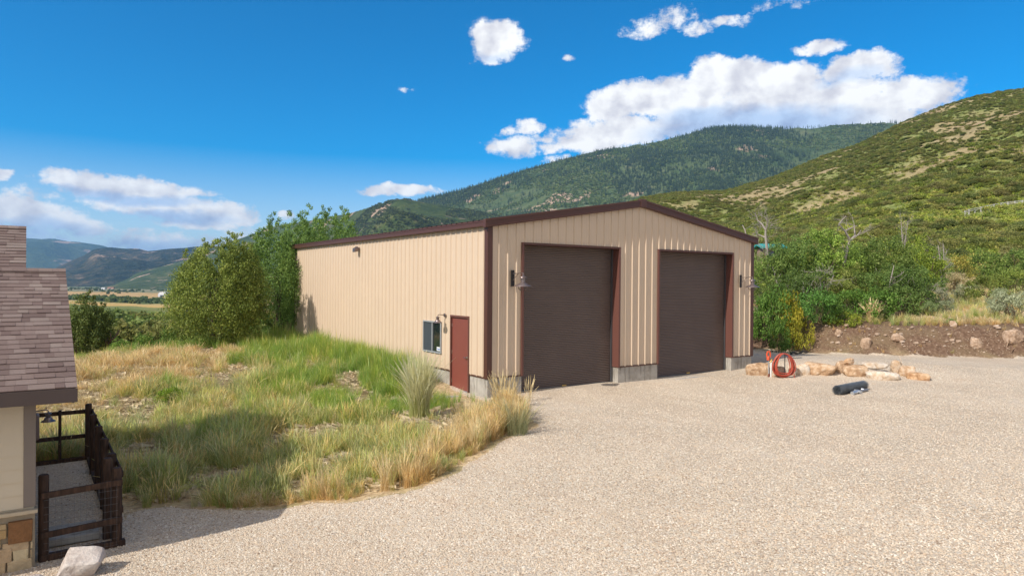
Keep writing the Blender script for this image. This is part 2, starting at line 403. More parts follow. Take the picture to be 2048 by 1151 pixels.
# ------------------------------------------------------------------ terrain meshes
def hill_bare(x, y):
    """share of bare tan slope between the oak scrub (also thins the scrub)"""
    u, D, az, r = cam_coords(x, y)
    n = fbm(x/46+7, y/46, 101, 4)*.42+fbm(x/15, y/15, 102, 3)*.33+fbm(x/5, y/5, 103, 2)*.25
    yy = horizon_y(u)-(heights_raw_hill(u, D)-CP[2])/np.maximum(D, 1)*F
    bias = .05*sst(1500, 2000, u)-.13*sst(190, 110, D)
    # dry clearing on the saddle above the ridge and upper right flank, as in the photo
    bias = bias+.16*np.exp(-((u-1430)/90)**2-((yy-395)/22)**2)+.13*np.exp(-((u-1960)/110)**2-((yy-255)/45)**2)+.12*np.exp(-((u-1640)/130)**2-((yy-395)/30)**2)-.1*np.exp(-((u-1600)/260)**2-((yy-455)/28)**2)
    return sst(.485, .635, n+bias)*.92
def heights_raw_hill(u, D):
    Dh = interp_px(u, HILLD); t = np.clip((D-46)/(Dh-46), 0, 1)
    return 1.6+(ridge_z(u, HILL, Dh)-1.6)*np.power(t, 1.22)
def field_colour(u, D, x, y):
    c = np.zeros(u.shape+(4,)); c[..., 3] = 1
    yy = horizon_y(u)+27.5/np.maximum(D, 1)*F   # picture row of the flat valley floor at this depth
    base = np.array([.13,.13,.05]); c[..., :3] = base
    n = fbm(x/90, y/90, 141); 
    def put(m, col): c[m, :3] = col
    skew = 150*np.sin(x/700.)
    d = D+(u-250)*1.0
    put((d > 120), (.17,.14,.07)); put((d > 120) & (n > .5), (.10,.12,.04))
    put(d > 330, (.13,.16,.045)); put(d > 560, (.19,.2,.07)); put(d > 690, (.50,.33,.12)); put(d > 780, (.44,.32,.13)); put(d > 850, (.1,.13,.05))
    put(d > 1080, (.46,.31,.14)); put(d > 1750, (.2,.2,.11)); put((d > 1900) & (n > .5), (.27,.24,.15)); put(d > 2600, (.16,.18,.09))
    return c
def build_terrain():
    az = np.concatenate([np.linspace(-pi, -.95, 40, endpoint=False), np.linspace(-.95, .95, 760), np.linspace(.95, pi, 41)[1:]])[:-1]
    r = np.concatenate([np.linspace(.6, 5.5, 12, endpoint=False), np.geomspace(5.5, 60, 200, endpoint=False), np.geomspace(60, 16000, 330)])
    A, R = np.meshgrid(az, r)
    X = CP[0]+R*np.sin(A+YAW); Y = CP[1]+R*np.cos(A+YAW)
    Z, I = heights(X, Y)
    nr, na = A.shape
    V = np.stack([X, Y, Z], -1).reshape(-1, 3)
    ii = np.arange(nr-1)[:, None]; jj = np.arange(na)[None]
    a = ii*na+jj; b = ii*na+(jj+1) % na
    Fc = np.stack([a, b, b+na, a+na], -1).reshape(-1, 4)[:, ::-1]
    If = I.reshape(-1)[Fc].max(1); rf = R.reshape(-1)[Fc].mean(1)
    g = gravel_soft(X, Y).reshape(-1)
    s = bank_s(X, Y); u, D, azz, rr = cam_coords(X, Y)
    dirt = (sst(-.5, .2, s+.8*(fbm(X, Y, 13)-.5))*sst(5.0, 2.2, s+1.5*(fbm(X*.8, Y*.8, 14)-.5))*sst(1200, 1400, u)).reshape(-1)
    bare = hill_bare(X, Y).reshape(-1)
    colr = field_colour(u, D, X, Y).reshape(-1, 4)
    gf = g[Fc].mean(1)
    groups = {'gravel_yard': (If == 0) & (rf < 58) & (gf > .5), 'ground': (If == 0) & (rf < 58) & (gf <= .5), 'valley_floor': (If == 0) & (rf >= 58),
              'hillside': If == 1, 'front_ridge': If == 2, 'mountain': If == 3, 'far_hills': If == 4, 'distant_range': If == 5}
    gm = make_ground_mat()
    mats = {'gravel_yard': gm, 'ground': gm, 'valley_floor': make_valley_mat(), 'hillside': make_hill_mat(),
            'front_ridge': make_mtn_mat('front_ridge', [(.3, (.025,.04,.015)), (.45, (.05,.075,.022)), (.55, (.075,.1,.03)), (.68, (.17,.15,.075))], .006, scar_amt=.02),
            'mountain': make_mtn_mat('mountain', [(.32, (.035,.06,.026)), (.45, (.065,.1,.04)), (.56, (.105,.135,.06)), (.68, (.18,.18,.1))], .0048, scar_amt=.025),
            'far_hills': make_mtn_mat('far_hills', [(.36, (.015,.026,.014)), (.48, (.04,.052,.026)), (.58, (.11,.095,.055)), (.68, (.3,.21,.14))], .004, bumpd=90),
            'distant_range': make_mtn_mat('distant_range', [(.3, (.03,.06,.03)), (.5, (.06,.09,.04)), (.7, (.1,.12,.06))], .0015, bumpd=60)}
    for k, msk in groups.items():
        fs = Fc[msk]
        if not len(fs): continue
        used, inv = np.unique(fs.ravel(), return_inverse=True)
        at = {}
        if k in ('gravel_yard', 'ground'): at = {'gravel': ('POINT', g[used]), 'dirt': ('POINT', dirt[used])}
        elif k == 'hillside': at = {'bare': ('POINT', bare[used])}
        elif k == 'valley_floor': at = {'col': ('POINT', colr[used])}
        me = np_mesh(k, V[used], inv.reshape(-1, 4), smooth=True, attrs=at)
        o = mesh_obj(k, me, mats[k]); tag(o, kind='structure')
build_terrain()
# ------------------------------------------------------------------ sun, sky, haze
SUN_EL, SUN_AZ = math.radians(40), math.radians(6)
sv = Vector((-math.cos(SUN_EL)*math.cos(SUN_AZ), -math.cos(SUN_EL)*math.sin(SUN_AZ), math.sin(SUN_EL)))
sun = bpy.data.objects.new('sun', bpy.data.lights.new('sun', 'SUN')); COL.objects.link(sun)
sun.data.energy = 3.3; sun.data.angle = math.radians(.53); sun.data.color = (1, .945, .86)
sun.rotation_euler = (-sv).to_track_quat('-Z', 'Y').to_euler()
sun.location = (-60, -10, 60)
W = bpy.data.worlds.new('World'); S.world = W; W.use_nodes = True
wt = NT(W.node_tree); wt.t.nodes.clear()
sky = wt.n('ShaderNodeTexSky', sky_type='NISHITA', sun_disc=False); sky.sun_elevation = SUN_EL; sky.sun_rotation = math.atan2(sv.x, sv.y)
sky.altitude = 1800; sky.air_density = 1.0; sky.dust_density = .4; sky.ozone_density = 2.0
def az_el(px, py):
    d = ray(px, py); return math.atan2(d[0], d[1])-YAW, math.atan2(d[2], math.hypot(d[0], d[1]))
CLOUDS = [ # picture x, y, half width, half height (only used to find the direction), strength
 (995,80,58,42,1.1),(985,105,45,32,.9),
 (1320,42,80,20,.42),(1290,62,55,18,.48),(1350,30,40,25,.38),(1400,55,45,14,.42),(1465,42,42,12,.45),(1570,5,70,12,.2),
 (1430,160,75,52,1.2),(1340,195,120,48,1.15),(1240,205,70,38,1.1),(1540,180,120,55,1.2),(1480,150,70,35,1),(1600,210,100,50,1),(1440,235,190,52,1.1),(1690,205,120,48,1.0),(1800,195,110,42,.9),(1850,190,90,34,.75),(1720,140,72,34,1),(1636,97,54,19,.8),(1610,240,200,40,.95),(1720,245,150,32,.9),
 (1200,270,90,36,.95),(1260,262,90,34,.9),(1150,275,70,28,.62),(1025,292,55,30,.9),(1060,252,30,15,.7),(1012,258,28,14,.55),(1105,293,28,13,.55),(1115,318,40,14,.55),
 (190,372,110,26,.85),(270,378,130,26,.9),(350,385,85,16,.7),(70,396,60,10,.35),(260,408,95,20,.8),(350,415,110,28,.85),(440,425,70,22,.85),(400,443,100,16,.7),(480,440,40,14,.6),
 (40,425,90,28,.75),(90,445,130,30,.75),(180,455,60,24,.65),(20,470,140,40,.6),(280,480,80,24,.5),(330,490,130,20,.5),(440,485,120,22,.5),(560,470,120,24,.4),(260,462,30,8,.45),
 (0,357,34,18,.85),(815,379,70,14,.85),(770,385,40,12,.6),(575,425,24,12,.7),(810,172,25,8,.28),(1143,113,14,8,.35)]
GREYS = [(1500,262,210,42,1.0),(1400,235,90,24,.6),(1620,262,120,30,.5),(960,118,50,10,.3),(260,395,140,13,.7),(330,432,130,13,.7),(60,470,150,26,.6),(300,494,160,16,.55),(1700,160,60,12,.3),(1020,318,50,8,.3)]
def build_world():
    t = wt; tc = t.n('ShaderNodeTexCoord').outputs['Generated']
    x, y, z = t.sep(tc)
    az = t.math('SUBTRACT', t.math('ARCTAN2', x, y), YAW); el = t.math('ARCTAN2', z, t.math('POWER', t.math('ADD', t.math('MULTIPLY', x, x), t.math('MULTIPLY', y, y)), .5))
    q = t.comb(az, t.math('MULTIPLY', el, 1.25), 0)
    # billowed warp
    wv = t.noisec(q, 11, 6)
    wx, wy, _ = t.sep(wv)
    w2 = t.sep(t.noisec(q, 42, 5))
    azw = t.math('ADD', az, t.math('ADD', t.math('MULTIPLY', t.math('SUBTRACT', wx, .5), .055), t.math('MULTIPLY', t.math('SUBTRACT', w2[0], .5), .018)))
    elw = t.math('ADD', el, t.math('ADD', t.math('MULTIPLY', t.math('SUBTRACT', wy, .5), .035), t.math('MULTIPLY', t.math('SUBTRACT', w2[1], .5), .014)))
    def field(lst, a, e):
        out = None
        for (px, py, hw, hh, st) in lst:
            a0, e0 = az_el(px, py)
            ra = abs(az_el(px+hw, py)[0]-a0)*1.15; re = abs(az_el(px, py-hh)[1]-e0)*1.15
            da = t.math('MULTIPLY_ADD', a, 1/ra, -a0/ra); de = t.math('MULTIPLY_ADD', e, 1/re, -e0/re)
            dd = t.math('MULTIPLY_ADD', da, da, t.math('MULTIPLY', de, de))
            v = t.math('MULTIPLY_ADD', dd, -st, st)
            out = v if out is None else t.math('SMOOTH_MAX', out, v, .12)
        return out
    fld = field(CLOUDS, azw, elw); gry = field(GREYS, azw, elw)
    fine = t.noise(q, 75, 9, .68); mid = t.noise(q, 22, 8, .6)
    dens = t.math('ADD', fld, t.math('ADD', t.math('MULTIPLY', t.math('SUBTRACT', fine, .5), 1.25), t.math('MULTIPLY', t.math('SUBTRACT', mid, .5), 1.0)))
    al = t.step(dens, .07, .60)
    # added fill light: unseen bright cloud field behind the viewer, lifts shaded faces
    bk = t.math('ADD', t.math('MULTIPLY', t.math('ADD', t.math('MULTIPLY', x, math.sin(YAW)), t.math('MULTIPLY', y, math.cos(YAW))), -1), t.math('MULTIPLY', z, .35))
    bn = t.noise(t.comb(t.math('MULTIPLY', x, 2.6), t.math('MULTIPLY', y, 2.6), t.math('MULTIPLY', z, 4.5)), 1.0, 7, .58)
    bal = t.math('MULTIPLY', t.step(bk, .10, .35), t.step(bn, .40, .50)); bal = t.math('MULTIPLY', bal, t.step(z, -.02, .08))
    # billow relief: brightness from the slope of the noise towards the sun (left, above)
    q2 = t.comb(t.math('SUBTRACT', az, .012), t.math('ADD', t.math('MULTIPLY', el, 1.25), .012), 0)
    rel = t.math('SUBTRACT', t.noise(q, 19, 4, .5), t.noise(q2, 19, 4, .5))
    lum = t.math('MULTIPLY_ADD', rel, 1.5, .96, clamp=False)
    lum = t.math('MINIMUM', t.math('MAXIMUM', lum, .72), 1.08)
    cc = t.mix(t.step(gry, -.35, .7), (1.0, 1.0, 1.0), (.52, .67, .92))
    cc = t.mix(bal, cc, (1.0, .90, .79))  # warm tint of the added fill clouds
    cc = t.mix(1, cc, t.comb(lum, lum, t.math('MULTIPLY_ADD', lum, .8, .2)), 'MULTIPLY')
    hs = t.n('ShaderNodeHueSaturation'); t.set(hs.inputs['Color'], sky.outputs[0]); t.set(hs.inputs['Saturation'], t.math('MULTIPLY_ADD', t.step(el, .0, .30), SKY_SAT-1.05, 1.05)); hs.inputs['Hue'].default_value = SKY_HUE
    bg1 = t.n('ShaderNodeBackground'); t.set(bg1.inputs[0], hs.outputs[0]); bg1.inputs[1].default_value = SKY_STR
    bg2 = t.n('ShaderNodeBackground'); t.set(bg2.inputs[0], cc); t.set(bg2.inputs[1], t.math('MULTIPLY_ADD', bal, BACK_FILL_STR-CLOUD_STR, CLOUD_STR))
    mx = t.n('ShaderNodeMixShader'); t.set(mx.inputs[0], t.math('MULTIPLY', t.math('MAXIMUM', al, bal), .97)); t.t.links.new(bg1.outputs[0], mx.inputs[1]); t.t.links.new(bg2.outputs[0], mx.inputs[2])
    o = t.n('ShaderNodeOutputWorld'); t.t.links.new(mx.outputs[0], o.inputs[0])
SKY_SAT, SKY_HUE, SKY_STR, CLOUD_STR, BACK_FILL_STR = 2.0, .497, .106, .70, .72
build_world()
W.cycles.sampling_method = 'MANUAL'; W.cycles.sample_map_resolution = 1024
def build_haze():
    b = MB(); b.box(-15500, 17500, -15500, 17500, -75, 730)
    m = bpy.data.materials.new('haze'); m.use_nodes = True; t = NT(m.node_tree); t.t.nodes.clear()
    v = t.n('ShaderNodeVolumePrincipled'); v.inputs['Color'].default_value = (.30, .60, 1, 1); v.inputs['Density'].default_value = HAZE; v.inputs['Anisotropy'].default_value = .2
    o = t.n('ShaderNodeOutputMaterial'); t.t.links.new(v.outputs[0], o.inputs['Volume'])
    h = b.build('haze', m); tag(h, kind='stuff')
HAZE = .00007
build_haze()
S.view_settings.view_transform = 'Standard'; S.view_settings.look = 'None'; S.view_settings.exposure = .64; S.view_settings.gamma = 1
S.cycles.max_bounces = 6; S.cycles.diffuse_bounces = 3; S.cycles.glossy_bounces = 3; S.cycles.transmission_bounces = 4; S.cycles.volume_bounces = 0; S.cycles.transparent_max_bounces = 6
S.cycles.use_denoising = True
S.cycles.use_adaptive_sampling = True; S.cycles.adaptive_threshold = .005
# ------------------------------------------------------------------ shared materials
def make_siding():
    m, t, b = new_mat('tan_siding'); p = t.obj(); n = t.noise(p, .9, 5); nz = t.noise(t.vmul(p, (3, 3, .5)), 2.2, 5); z = t.sep(p)[2]
    k = t.math('MULTIPLY_ADD', n, .1, .95); c = t.mix(1, (.585,.455,.335), t.comb(k, k, k), 'MULTIPLY')
    dust = t.math('MULTIPLY', t.step(t.math('ADD', z, t.math('MULTIPLY', nz, 1.1)), 1.75, .9), .35)
    c = t.mix(dust, c, (.47,.36,.26)); c = t.mix(t.math('MULTIPLY', t.step(nz, .56, .75), .12), c, (.4,.3,.22))
    t.set(b.inputs['Base Color'], c); b.inputs['Roughness'].default_value = .42; b.inputs['Specular IOR Level'].default_value = .4
    t.set(b.inputs['Normal'], t.bump(t.noise(p, 1.6, 2), .012)); return m
M_tan = make_siding()
M_trim = simple('brown_trim', (.085,.034,.024), rough=.4, var=.08, scale=3, spec=.4)
M_redjamb = simple('jamb_brown', (.135,.056,.043), rough=.45, var=.08, scale=3, spec=.35)
M_door = simple('door_red', (.20,.058,.043), rough=.45, var=.06, scale=3, spec=.35)
M_roll = simple('roll_door', (.12,.087,.074), rough=.4, var=.18, scale=1.3, spec=.45)
M_bronze = simple('bronze_metal', (.24,.19,.185), rough=.36, metal=.75, var=.2, scale=20, spec=.5)
M_dark = simple('dark_metal', (.02,.016,.016), rough=.5, var=.1)
M_alu = simple('window_frame', (.33,.34,.35), rough=.45, var=.04, metal=.2)
M_chrome = simple('chrome', (.6,.6,.6), rough=.22, metal=1, var=.03)
M_white = simple('white_paint', (.75,.75,.73), rough=.5, var=.05)
def make_concrete():
    m, t, b = new_mat('concrete'); p = t.obj()
    n = t.noise(p, 2.5, 7, .65); st = t.noise(t.vmul(p, (6, 6, .8)), 1.5, 5); n3 = t.noise(p, 60, 3)
    c = t.ramp(n, [(.3, (.25,.225,.19)), (.5, (.37,.34,.30)), (.7, (.45,.42,.37))])
    c = t.mix(t.math('MULTIPLY', t.step(st, .52, .66), .6), c, (.17,.15,.125))
    k = t.math('MULTIPLY_ADD', n3, .3, .85); c = t.mix(1, c, t.comb(k, k, k), 'MULTIPLY')
    t.set(b.inputs['Base Color'], c); b.inputs['Roughness'].default_value = .85; b.inputs['Specular IOR Level'].default_value = .2
    t.set(b.inputs['Normal'], t.bump(t.math('ADD', n, t.math('MULTIPLY', n3, .3)), .006))
    return m
M_conc = make_concrete()
def make_glass():
    m, t, b = new_mat('window_glass'); b.inputs['Base Color'].default_value = (.012,.018,.02,1); b.inputs['Roughness'].default_value = .03; b.inputs['Specular IOR Level'].default_value = .8
    t.set(b.inputs['Normal'], t.bump(t.noise(t.obj(), 1.5, 2), .004))
    return m
M_glass = make_glass()
M_screen = simple('window_screen', (.05,.06,.07), rough=.7, var=.1)
# ------------------------------------------------------------------ metal garage
GW, GL, A1, B1, A2, B2, HD, HE, ZC = 11.784, 16.82, 1.1787, 4.9403, 6.7544, 10.5832, 4.299, 4.723, .54
HAP = 5.67; SLOPE = (HAP-HE)/(GW/2)
def rake(x): return HE+SLOPE*(GW/2-abs(x-GW/2))
garage = empty('garage_building', (0, 0, 0), 0, 'large tan metal garage with brown trim and two tall roll-up doors on the gravel yard', 'garage')
def rib_profile(L, start, pitch=.3048, breaks=()):
    """list of (s, height) along a wall: tall ribs with two shallow ribs between them"""
    pts = [(0, 0)]; s = start
    while s < L-.06:
        pts += [(s-.038, 0), (s-.014, .032), (s+.014, .032), (s+.038, 0)]
        for q in (.104, .2):
            if s+q+.03 < L: pts += [(s+q-.02, 0), (s+q-.008, .0045), (s+q+.008, .0045), (s+q+.02, 0)]
        s += pitch
    pts = [p for p in pts if 0 <= p[0] <= L]+[(L, 0)]
    pts.sort()
    out = []
    for (sa, ha), (sb, hb) in zip(pts, pts[1:]):
        out.append((sa, ha))
        for bk in sorted(breaks):
            if sa < bk < sb: out.append((bk, ha+(hb-ha)*(bk-sa)/(sb-sa)))
    out.append(pts[-1])
    return out
def wall_panel(L, start, top, bottom, holes, place, flip=False, breaks=()):
    b = MB(); pr = rib_profile(L, start, breaks=sorted(set([h[0] for h in holes]+[h[1] for h in holes]+list(breaks))))
    for (sa, ha), (sb, hb) in zip(pr, pr[1:]):
        if sb-sa < 1e-6: continue
        mid = (sa+sb)/2; spans = [(bottom, None)]
        for (h0, h1, z0, z1) in holes:
            if h0-1e-6 < mid < h1+1e-6:
                ns = []
                for (p, q) in spans:
                    if z0 > bottom+1e-4: ns.append((p, z0))
                    ns.append((z1, None))
                spans = ns
        for (p, q) in spans:
            qa = top(sa) if q is None else q; qb = top(sb) if q is None else q
            P = [place(sa, ha, p), place(sb, hb, p), place(sb, hb, qb), place(sa, ha, qa)]
            b.face(P[::-1] if flip else P)
    return b
MD0, MD1, WY0, WY1, WZ0, WZ1 = .96, 2.02, 2.555, 3.735, .98, 1.965
wall_panel(GW, .36, rake, ZC, [(A1, B1, -1, HD), (A2, B2, -1, HD)], lambda s, h, z: (s, -h, z), breaks=(GW/2,)).build('front_wall', M_tan, garage)
wall_panel(GL, .22, lambda s: HE, ZC, [(MD0, MD1, -1, 2.2), (WY0, WY1, WZ0, WZ1)], lambda s, h, z: (-h, s, z), flip=True).build('side_wall', M_tan, garage)
wall_panel(GL, .22, lambda s: HE, ZC, [], lambda s, h, z: (GW+h, s, z)).build('side_wall', M_tan, garage)
wall_panel(GW, .25, rake, ZC, [], lambda s, h, z: (s, GL+h, z), flip=True, breaks=(GW/2,)).build('rear_wall', M_tan, garage)
# foundation stem walls (12 mm inside the siding plane)
b = MB()
for x0, x1 in ((.0, A1-.005), (B1+.005, A2-.005), (B2+.005, GW)):
    b.box(x0+.004, x1, .004, .30, -.6, ZC-.004)
b.box(.006, .30, .302, MD0-.03, -.6, ZC-.006); b.box(.006, .30, MD1+.03, GL-.302, -.6, ZC-.006)
b.box(GW-.30, GW-.006, .302, GL-.302, -.6, ZC-.006); b.box(.004, GW-.004, GL-.30, GL-.004, -.6, ZC-.004)
b.build('foundation', M_conc, garage, bevel=.012)
b = MB(); b.box(.31, GW-.31, -.03, GL-.31, -.3, .012); b.build('floor_slab', M_conc, garage)
b = MB(); b.box(A1-.02, B1+.02, -.34, -.032, -.2, .006); b.box(A2-.02, B2+.02, -.34, -.032, -.2, .006); b.build('door_apron', simple('apron', (.3,.31,.33), .7, .2, 6), garage, bevel=.01)
# base trim, corner trim
b = MB()
for x0, x1, y0, y1 in ((.06, A1, -.022, .002), (B1, A2, -.022, .002), (B2, GW-.06, -.022, .002), (-.022, .002, .06, MD0-.05), (-.022, .002, MD1+.05, GL-.06)):
    b = MB(); b.box(x0, x1, y0, y1, ZC-.03, ZC+.012); b.build('base_trim', M_trim, garage)
for (cx, sx) in ((0, -1), (GW, 1)):
    for (cy, sy) in ((0, -1), (GL, 1)):
        b = MB(); w = .13; d = .042
        xs = sorted((cx+sx*d, cx-sx*w)); ys = sorted((cy+sy*d, cy+sy*.003))
        b.box(xs[0], xs[1], ys[0], ys[1], ZC-.035, HE+.05)
        xs = sorted((cx+sx*d, cx+sx*.003)); ys = sorted((cy+sy*.002, cy-sy*w))
        b.box(xs[0], xs[1], ys[0], ys[1], ZC-.035, HE+.05)
        b.build('corner_trim', M_trim, garage, bevel=.006)
# roof: two ribbed slopes
b = MB(); pr = []
s = -.12
while s < GL+.1:
    pr += [(s, 0), (s+.03, .032), (s+.055, .032), (s+.085, 0)]; s += .3048
pr.append((GL+.12, 0))
ov = .16
for side in (0, 1):
    xe = -ov if side == 0 else GW+ov; ze = HE+.175-SLOPE*ov; zr = HAP+.175
    for (sa, ha), (sb, hb) in zip(pr, pr[1:]):
        P = [(xe, sa, ze+ha), (GW/2, sa, zr+ha), (GW/2, sb, zr+hb), (xe, sb, ze+hb)]
        b.face(P if side else P[::-1])
b.build('roof', simple('roof_metal', (.07,.035,.028), .4, .1, 2, spec=.4), garage)
b = MB()
for sgn in (-1, 1):
    P0 = (GW/2, HAP+.222); P1 = (GW/2+sgn*.24, HAP+.222-.24*SLOPE)
    for (x, z), (x2, z2) in ((P0, P1),):
        q = [(x, -.14, z), (x2, -.14, z2), (x2, GL+.14, z2), (x, GL+.14, z)]
        b.face(q[::-1] if sgn > 0 else q)
b.build('ridge_cap', M_trim, garage)
# rake trim boxes on the front and rear gables, eave gutters along the sides
def rake_trim(y0, y1):
    b = MB()
    for sgn in (-1, 1):
        xe = GW/2+sgn*(GW/2+.17); ze = HE-SLOPE*.17
        x0, x1 = sorted((GW/2+sgn*.001, xe))
        z = lambda x: HE+SLOPE*(GW/2-abs(x-GW/2))
        lo, hi = -.015, .215
        b.hexa([(x0, y0, z(x0)+lo), (x1, y0, z(x1)+lo), (x1, y1, z(x1)+lo), (x0, y1, z(x0)+lo), (x0, y0, z(x0)+hi), (x1, y0, z(x1)+hi), (x1, y1, z(x1)+hi), (x0, y1, z(x0)+hi)])
        # lower lip and upper bead of the folded trim
        for a, c, dd in ((.0, .03, .014), (.16, .225, .018)):
            b.hexa([(x0, y0-dd, z(x0)+a), (x1, y0-dd, z(x1)+a), (x1, y0-.001, z(x1)+a), (x0, y0-.001, z(x0)+a), (x0, y0-dd, z(x0)+c), (x1, y0-dd, z(x1)+c), (x1, y0-.001, z(x1)+c), (x0, y0-.001, z(x0)+c)])
    return b
rake_trim(-.125, .0).build('rake_trim', M_trim, garage, bevel=.006)
rake_trim(GL+.02, GL+.12).build('rake_trim', M_trim, garage)
b = MB(); b.box(GW/2-.13, GW/2+.13, -.15, -.004, HAP-.03, HAP+.235); b.build('peak_box', M_trim, garage, bevel=.015)
for x0, x1 in ((-.15, -.004), (GW+.004, GW+.15)):
    b = MB(); b.box(x0, x1, -.10, GL+.10, HE+.0, HE+.155)
    xo = x0 if x0 < 0 else x1; dx = -.012 if x0 < 0 else .012
    xs = sorted((xo, xo+dx)); b.box(xs[0], xs[1], -.10, GL+.10, HE+.115, HE+.15)
    b.build('gutter', M_trim, garage, bevel=.01)
# roll-up doors
M_track = simple('track', (.16,.16,.17), .4, .1, 5, metal=.7)
def roll_door(x0, x1):
    y = .30
    # frame and liner
    b = MB(); b.box(x0-.05, x0+.025, -.05, y+.12, ZC-.02, HD+.03); b.build('door_jamb', M_redjamb, garage, bevel=.004)
    b = MB(); b.box(x1-.025, x1+.05, -.05, y+.12, ZC-.02, HD+.03); b.build('door_jamb', M_redjamb, garage, bevel=.004)
    b = MB(); b.box(x0+.026, x1-.026, -.052, y+.12, HD-.035, HD+.032); b.build('door_header', M_trim, garage, bevel=.004)
    for xa, xb in ((x0+.028, x0+.075), (x1-.075, x1-.028)):
        b = MB(); b.box(xa, xb, y-.07, y-.03, .02, HD-.05); b.build('door_track', M_track, garage)
    # curtain of interlocking slats
    b = MB(); pitch = .0535; n = int((HD-.03)/pitch); z0 = .045
    prof = []
    for i in range(n):
        z = z0+i*pitch
        for q, d in ((0, -.001), (.15, .012), (.45, .018), (.72, .012), (.9, -.002)): prof.append((z+q*pitch, y-d))
    prof = [p for p in prof if p[0] < HD-.03]
    for (za, ya), (zb, yb) in zip(prof, prof[1:]):
        b.face([(x0+.03, ya, za), (x1-.03, ya, za), (x1-.03, yb, zb), (x0+.03, yb, zb)])
    cur = b.build('door_curtain', M_roll, garage, smooth=False)
    b = MB(); b.box(x0+.04, x1-.04, y-.035, y+.02, .012, .05)
    b.build('bottom_bar', simple('bottom_bar', (.12,.13,.15), .4, .1, 5, metal=.5), cur)
    b = MB(); cx = (x0+x1)/2-.1; b.box(cx-.08, cx+.08, y-.05, y-.034, .052, .085); b.build('pull_tag', simple('yellow_tag', (.65,.42,.12), .5, .05), cur)
roll_door(A1, B1); roll_door(A2, B2)
# man door, hinges, lever handle
b = MB(); b.box(.02, .065, MD0+.05, MD1-.05, .02, 2.14); dr = b.build('entry_door', M_door, garage, bevel=.004)
b = MB()
b.box(-.03, .10, MD0-.005, MD0+.048, -.0, 2.2); b.box(-.03, .10, MD1-.048, MD1+.005, -.0, 2.2); b.box(-.032, .10, MD0+.049, MD1-.049, 2.142, 2.202)
b.build('door_frame', M_redjamb, garage, bevel=.003)
b = MB(); b.tube([(.019, MD0+.12, 1.0), (-.01, MD0+.12, 1.0)], .033, 14); b.tube([(-.01, MD0+.12, 1.0), (-.055, MD0+.12, 1.0)], .012, 10); b.tube([(-.05, MD0+.112, 1.0), (-.052, MD0+.17, 1.0), (-.045, MD0+.24, .995)], .011, 10)
b.build('handle', M_chrome, dr, smooth=True)
for z in (.25, 1.1, 1.9):
    b = MB(); b.tube([(.012, MD1-.052, z-.05), (.012, MD1-.052, z+.05)], .008, 8); b.build('hinge', M_chrome, dr)
b = MB(); b.box(-.04, .1, MD0+.05, MD1-.05, -.06, .018); b.build('door_sill', M_alu, garage)
# sliding window with screen, frame, sticker
win = MB(); w = .045
for (ya, yb, za, zb) in ((WY0, WY1, WZ0, WZ0+w), (WY0, WY1, WZ1-w, WZ1), (WY0, WY0+w, WZ0+w, WZ1-w), (WY1-w, WY1, WZ0+w, WZ1-w)):
    win.box(-.05, .06, ya, yb, za, zb)
ym = (WY0+WY1)/2
win.box(-.035, .03, ym-.025, ym+.025, WZ0+w+.001, WZ1-w-.001)
wf = win.build('window', M_alu, garage, bevel=.004)
b = MB(); b.box(-.004, .004, WY0+w, ym-.025, WZ0+w, WZ1-w); b.build('pane', M_glass, wf)
b = MB(); b.box(.012, .02, ym+.025, WY1-w, WZ0+w, WZ1-w); b.build('pane', M_glass, wf)
b = MB(); b.box(-.022, -.02, ym+.03, WY1-w-.005, WZ0+w+.005, WZ1-w-.005)
so = b.build('insect_screen', M_screen, wf)
b = MB(); b.box(-.0085, -.005, WY0+w+.03, WY0+w+.27, WZ0+w+.03, WZ0+w+.15); st = b.build('sticker', M_white, wf)
b = MB(); b.box(-.0115, -.0095, WY0+w+.06, WY0+w+.24, WZ0+w+.075, WZ0+w+.105); b.box(-.0115, -.0095, WY0+w+.09, WY0+w+.21, WZ0+w+.05, WZ0+w+.06); b.build('sticker_print', simple('blue_print', (.12,.2,.45), .5, .05), wf)
# floodlight under the eave
fl = empty('floodlight', (-.04, 9.05, 4.44), 0, 'small dark floodlight under the eave of the tan side wall', 'floodlight')
b = MB(); b.box(-.03, .036, -.05, .05, -.05, .05); b.build('wall_plate', M_bronze, fl, bevel=.01)
b = MB(); b.hexa([(-.2,-.11,-.14),(-.05,-.11,-.1),(-.05,.11,-.1),(-.2,.11,-.14),(-.2,-.11,.0),(-.06,-.11,.09),(-.06,.11,.09),(-.2,.11,.0)]); b.build('lamp_head', M_bronze, fl, bevel=.015)
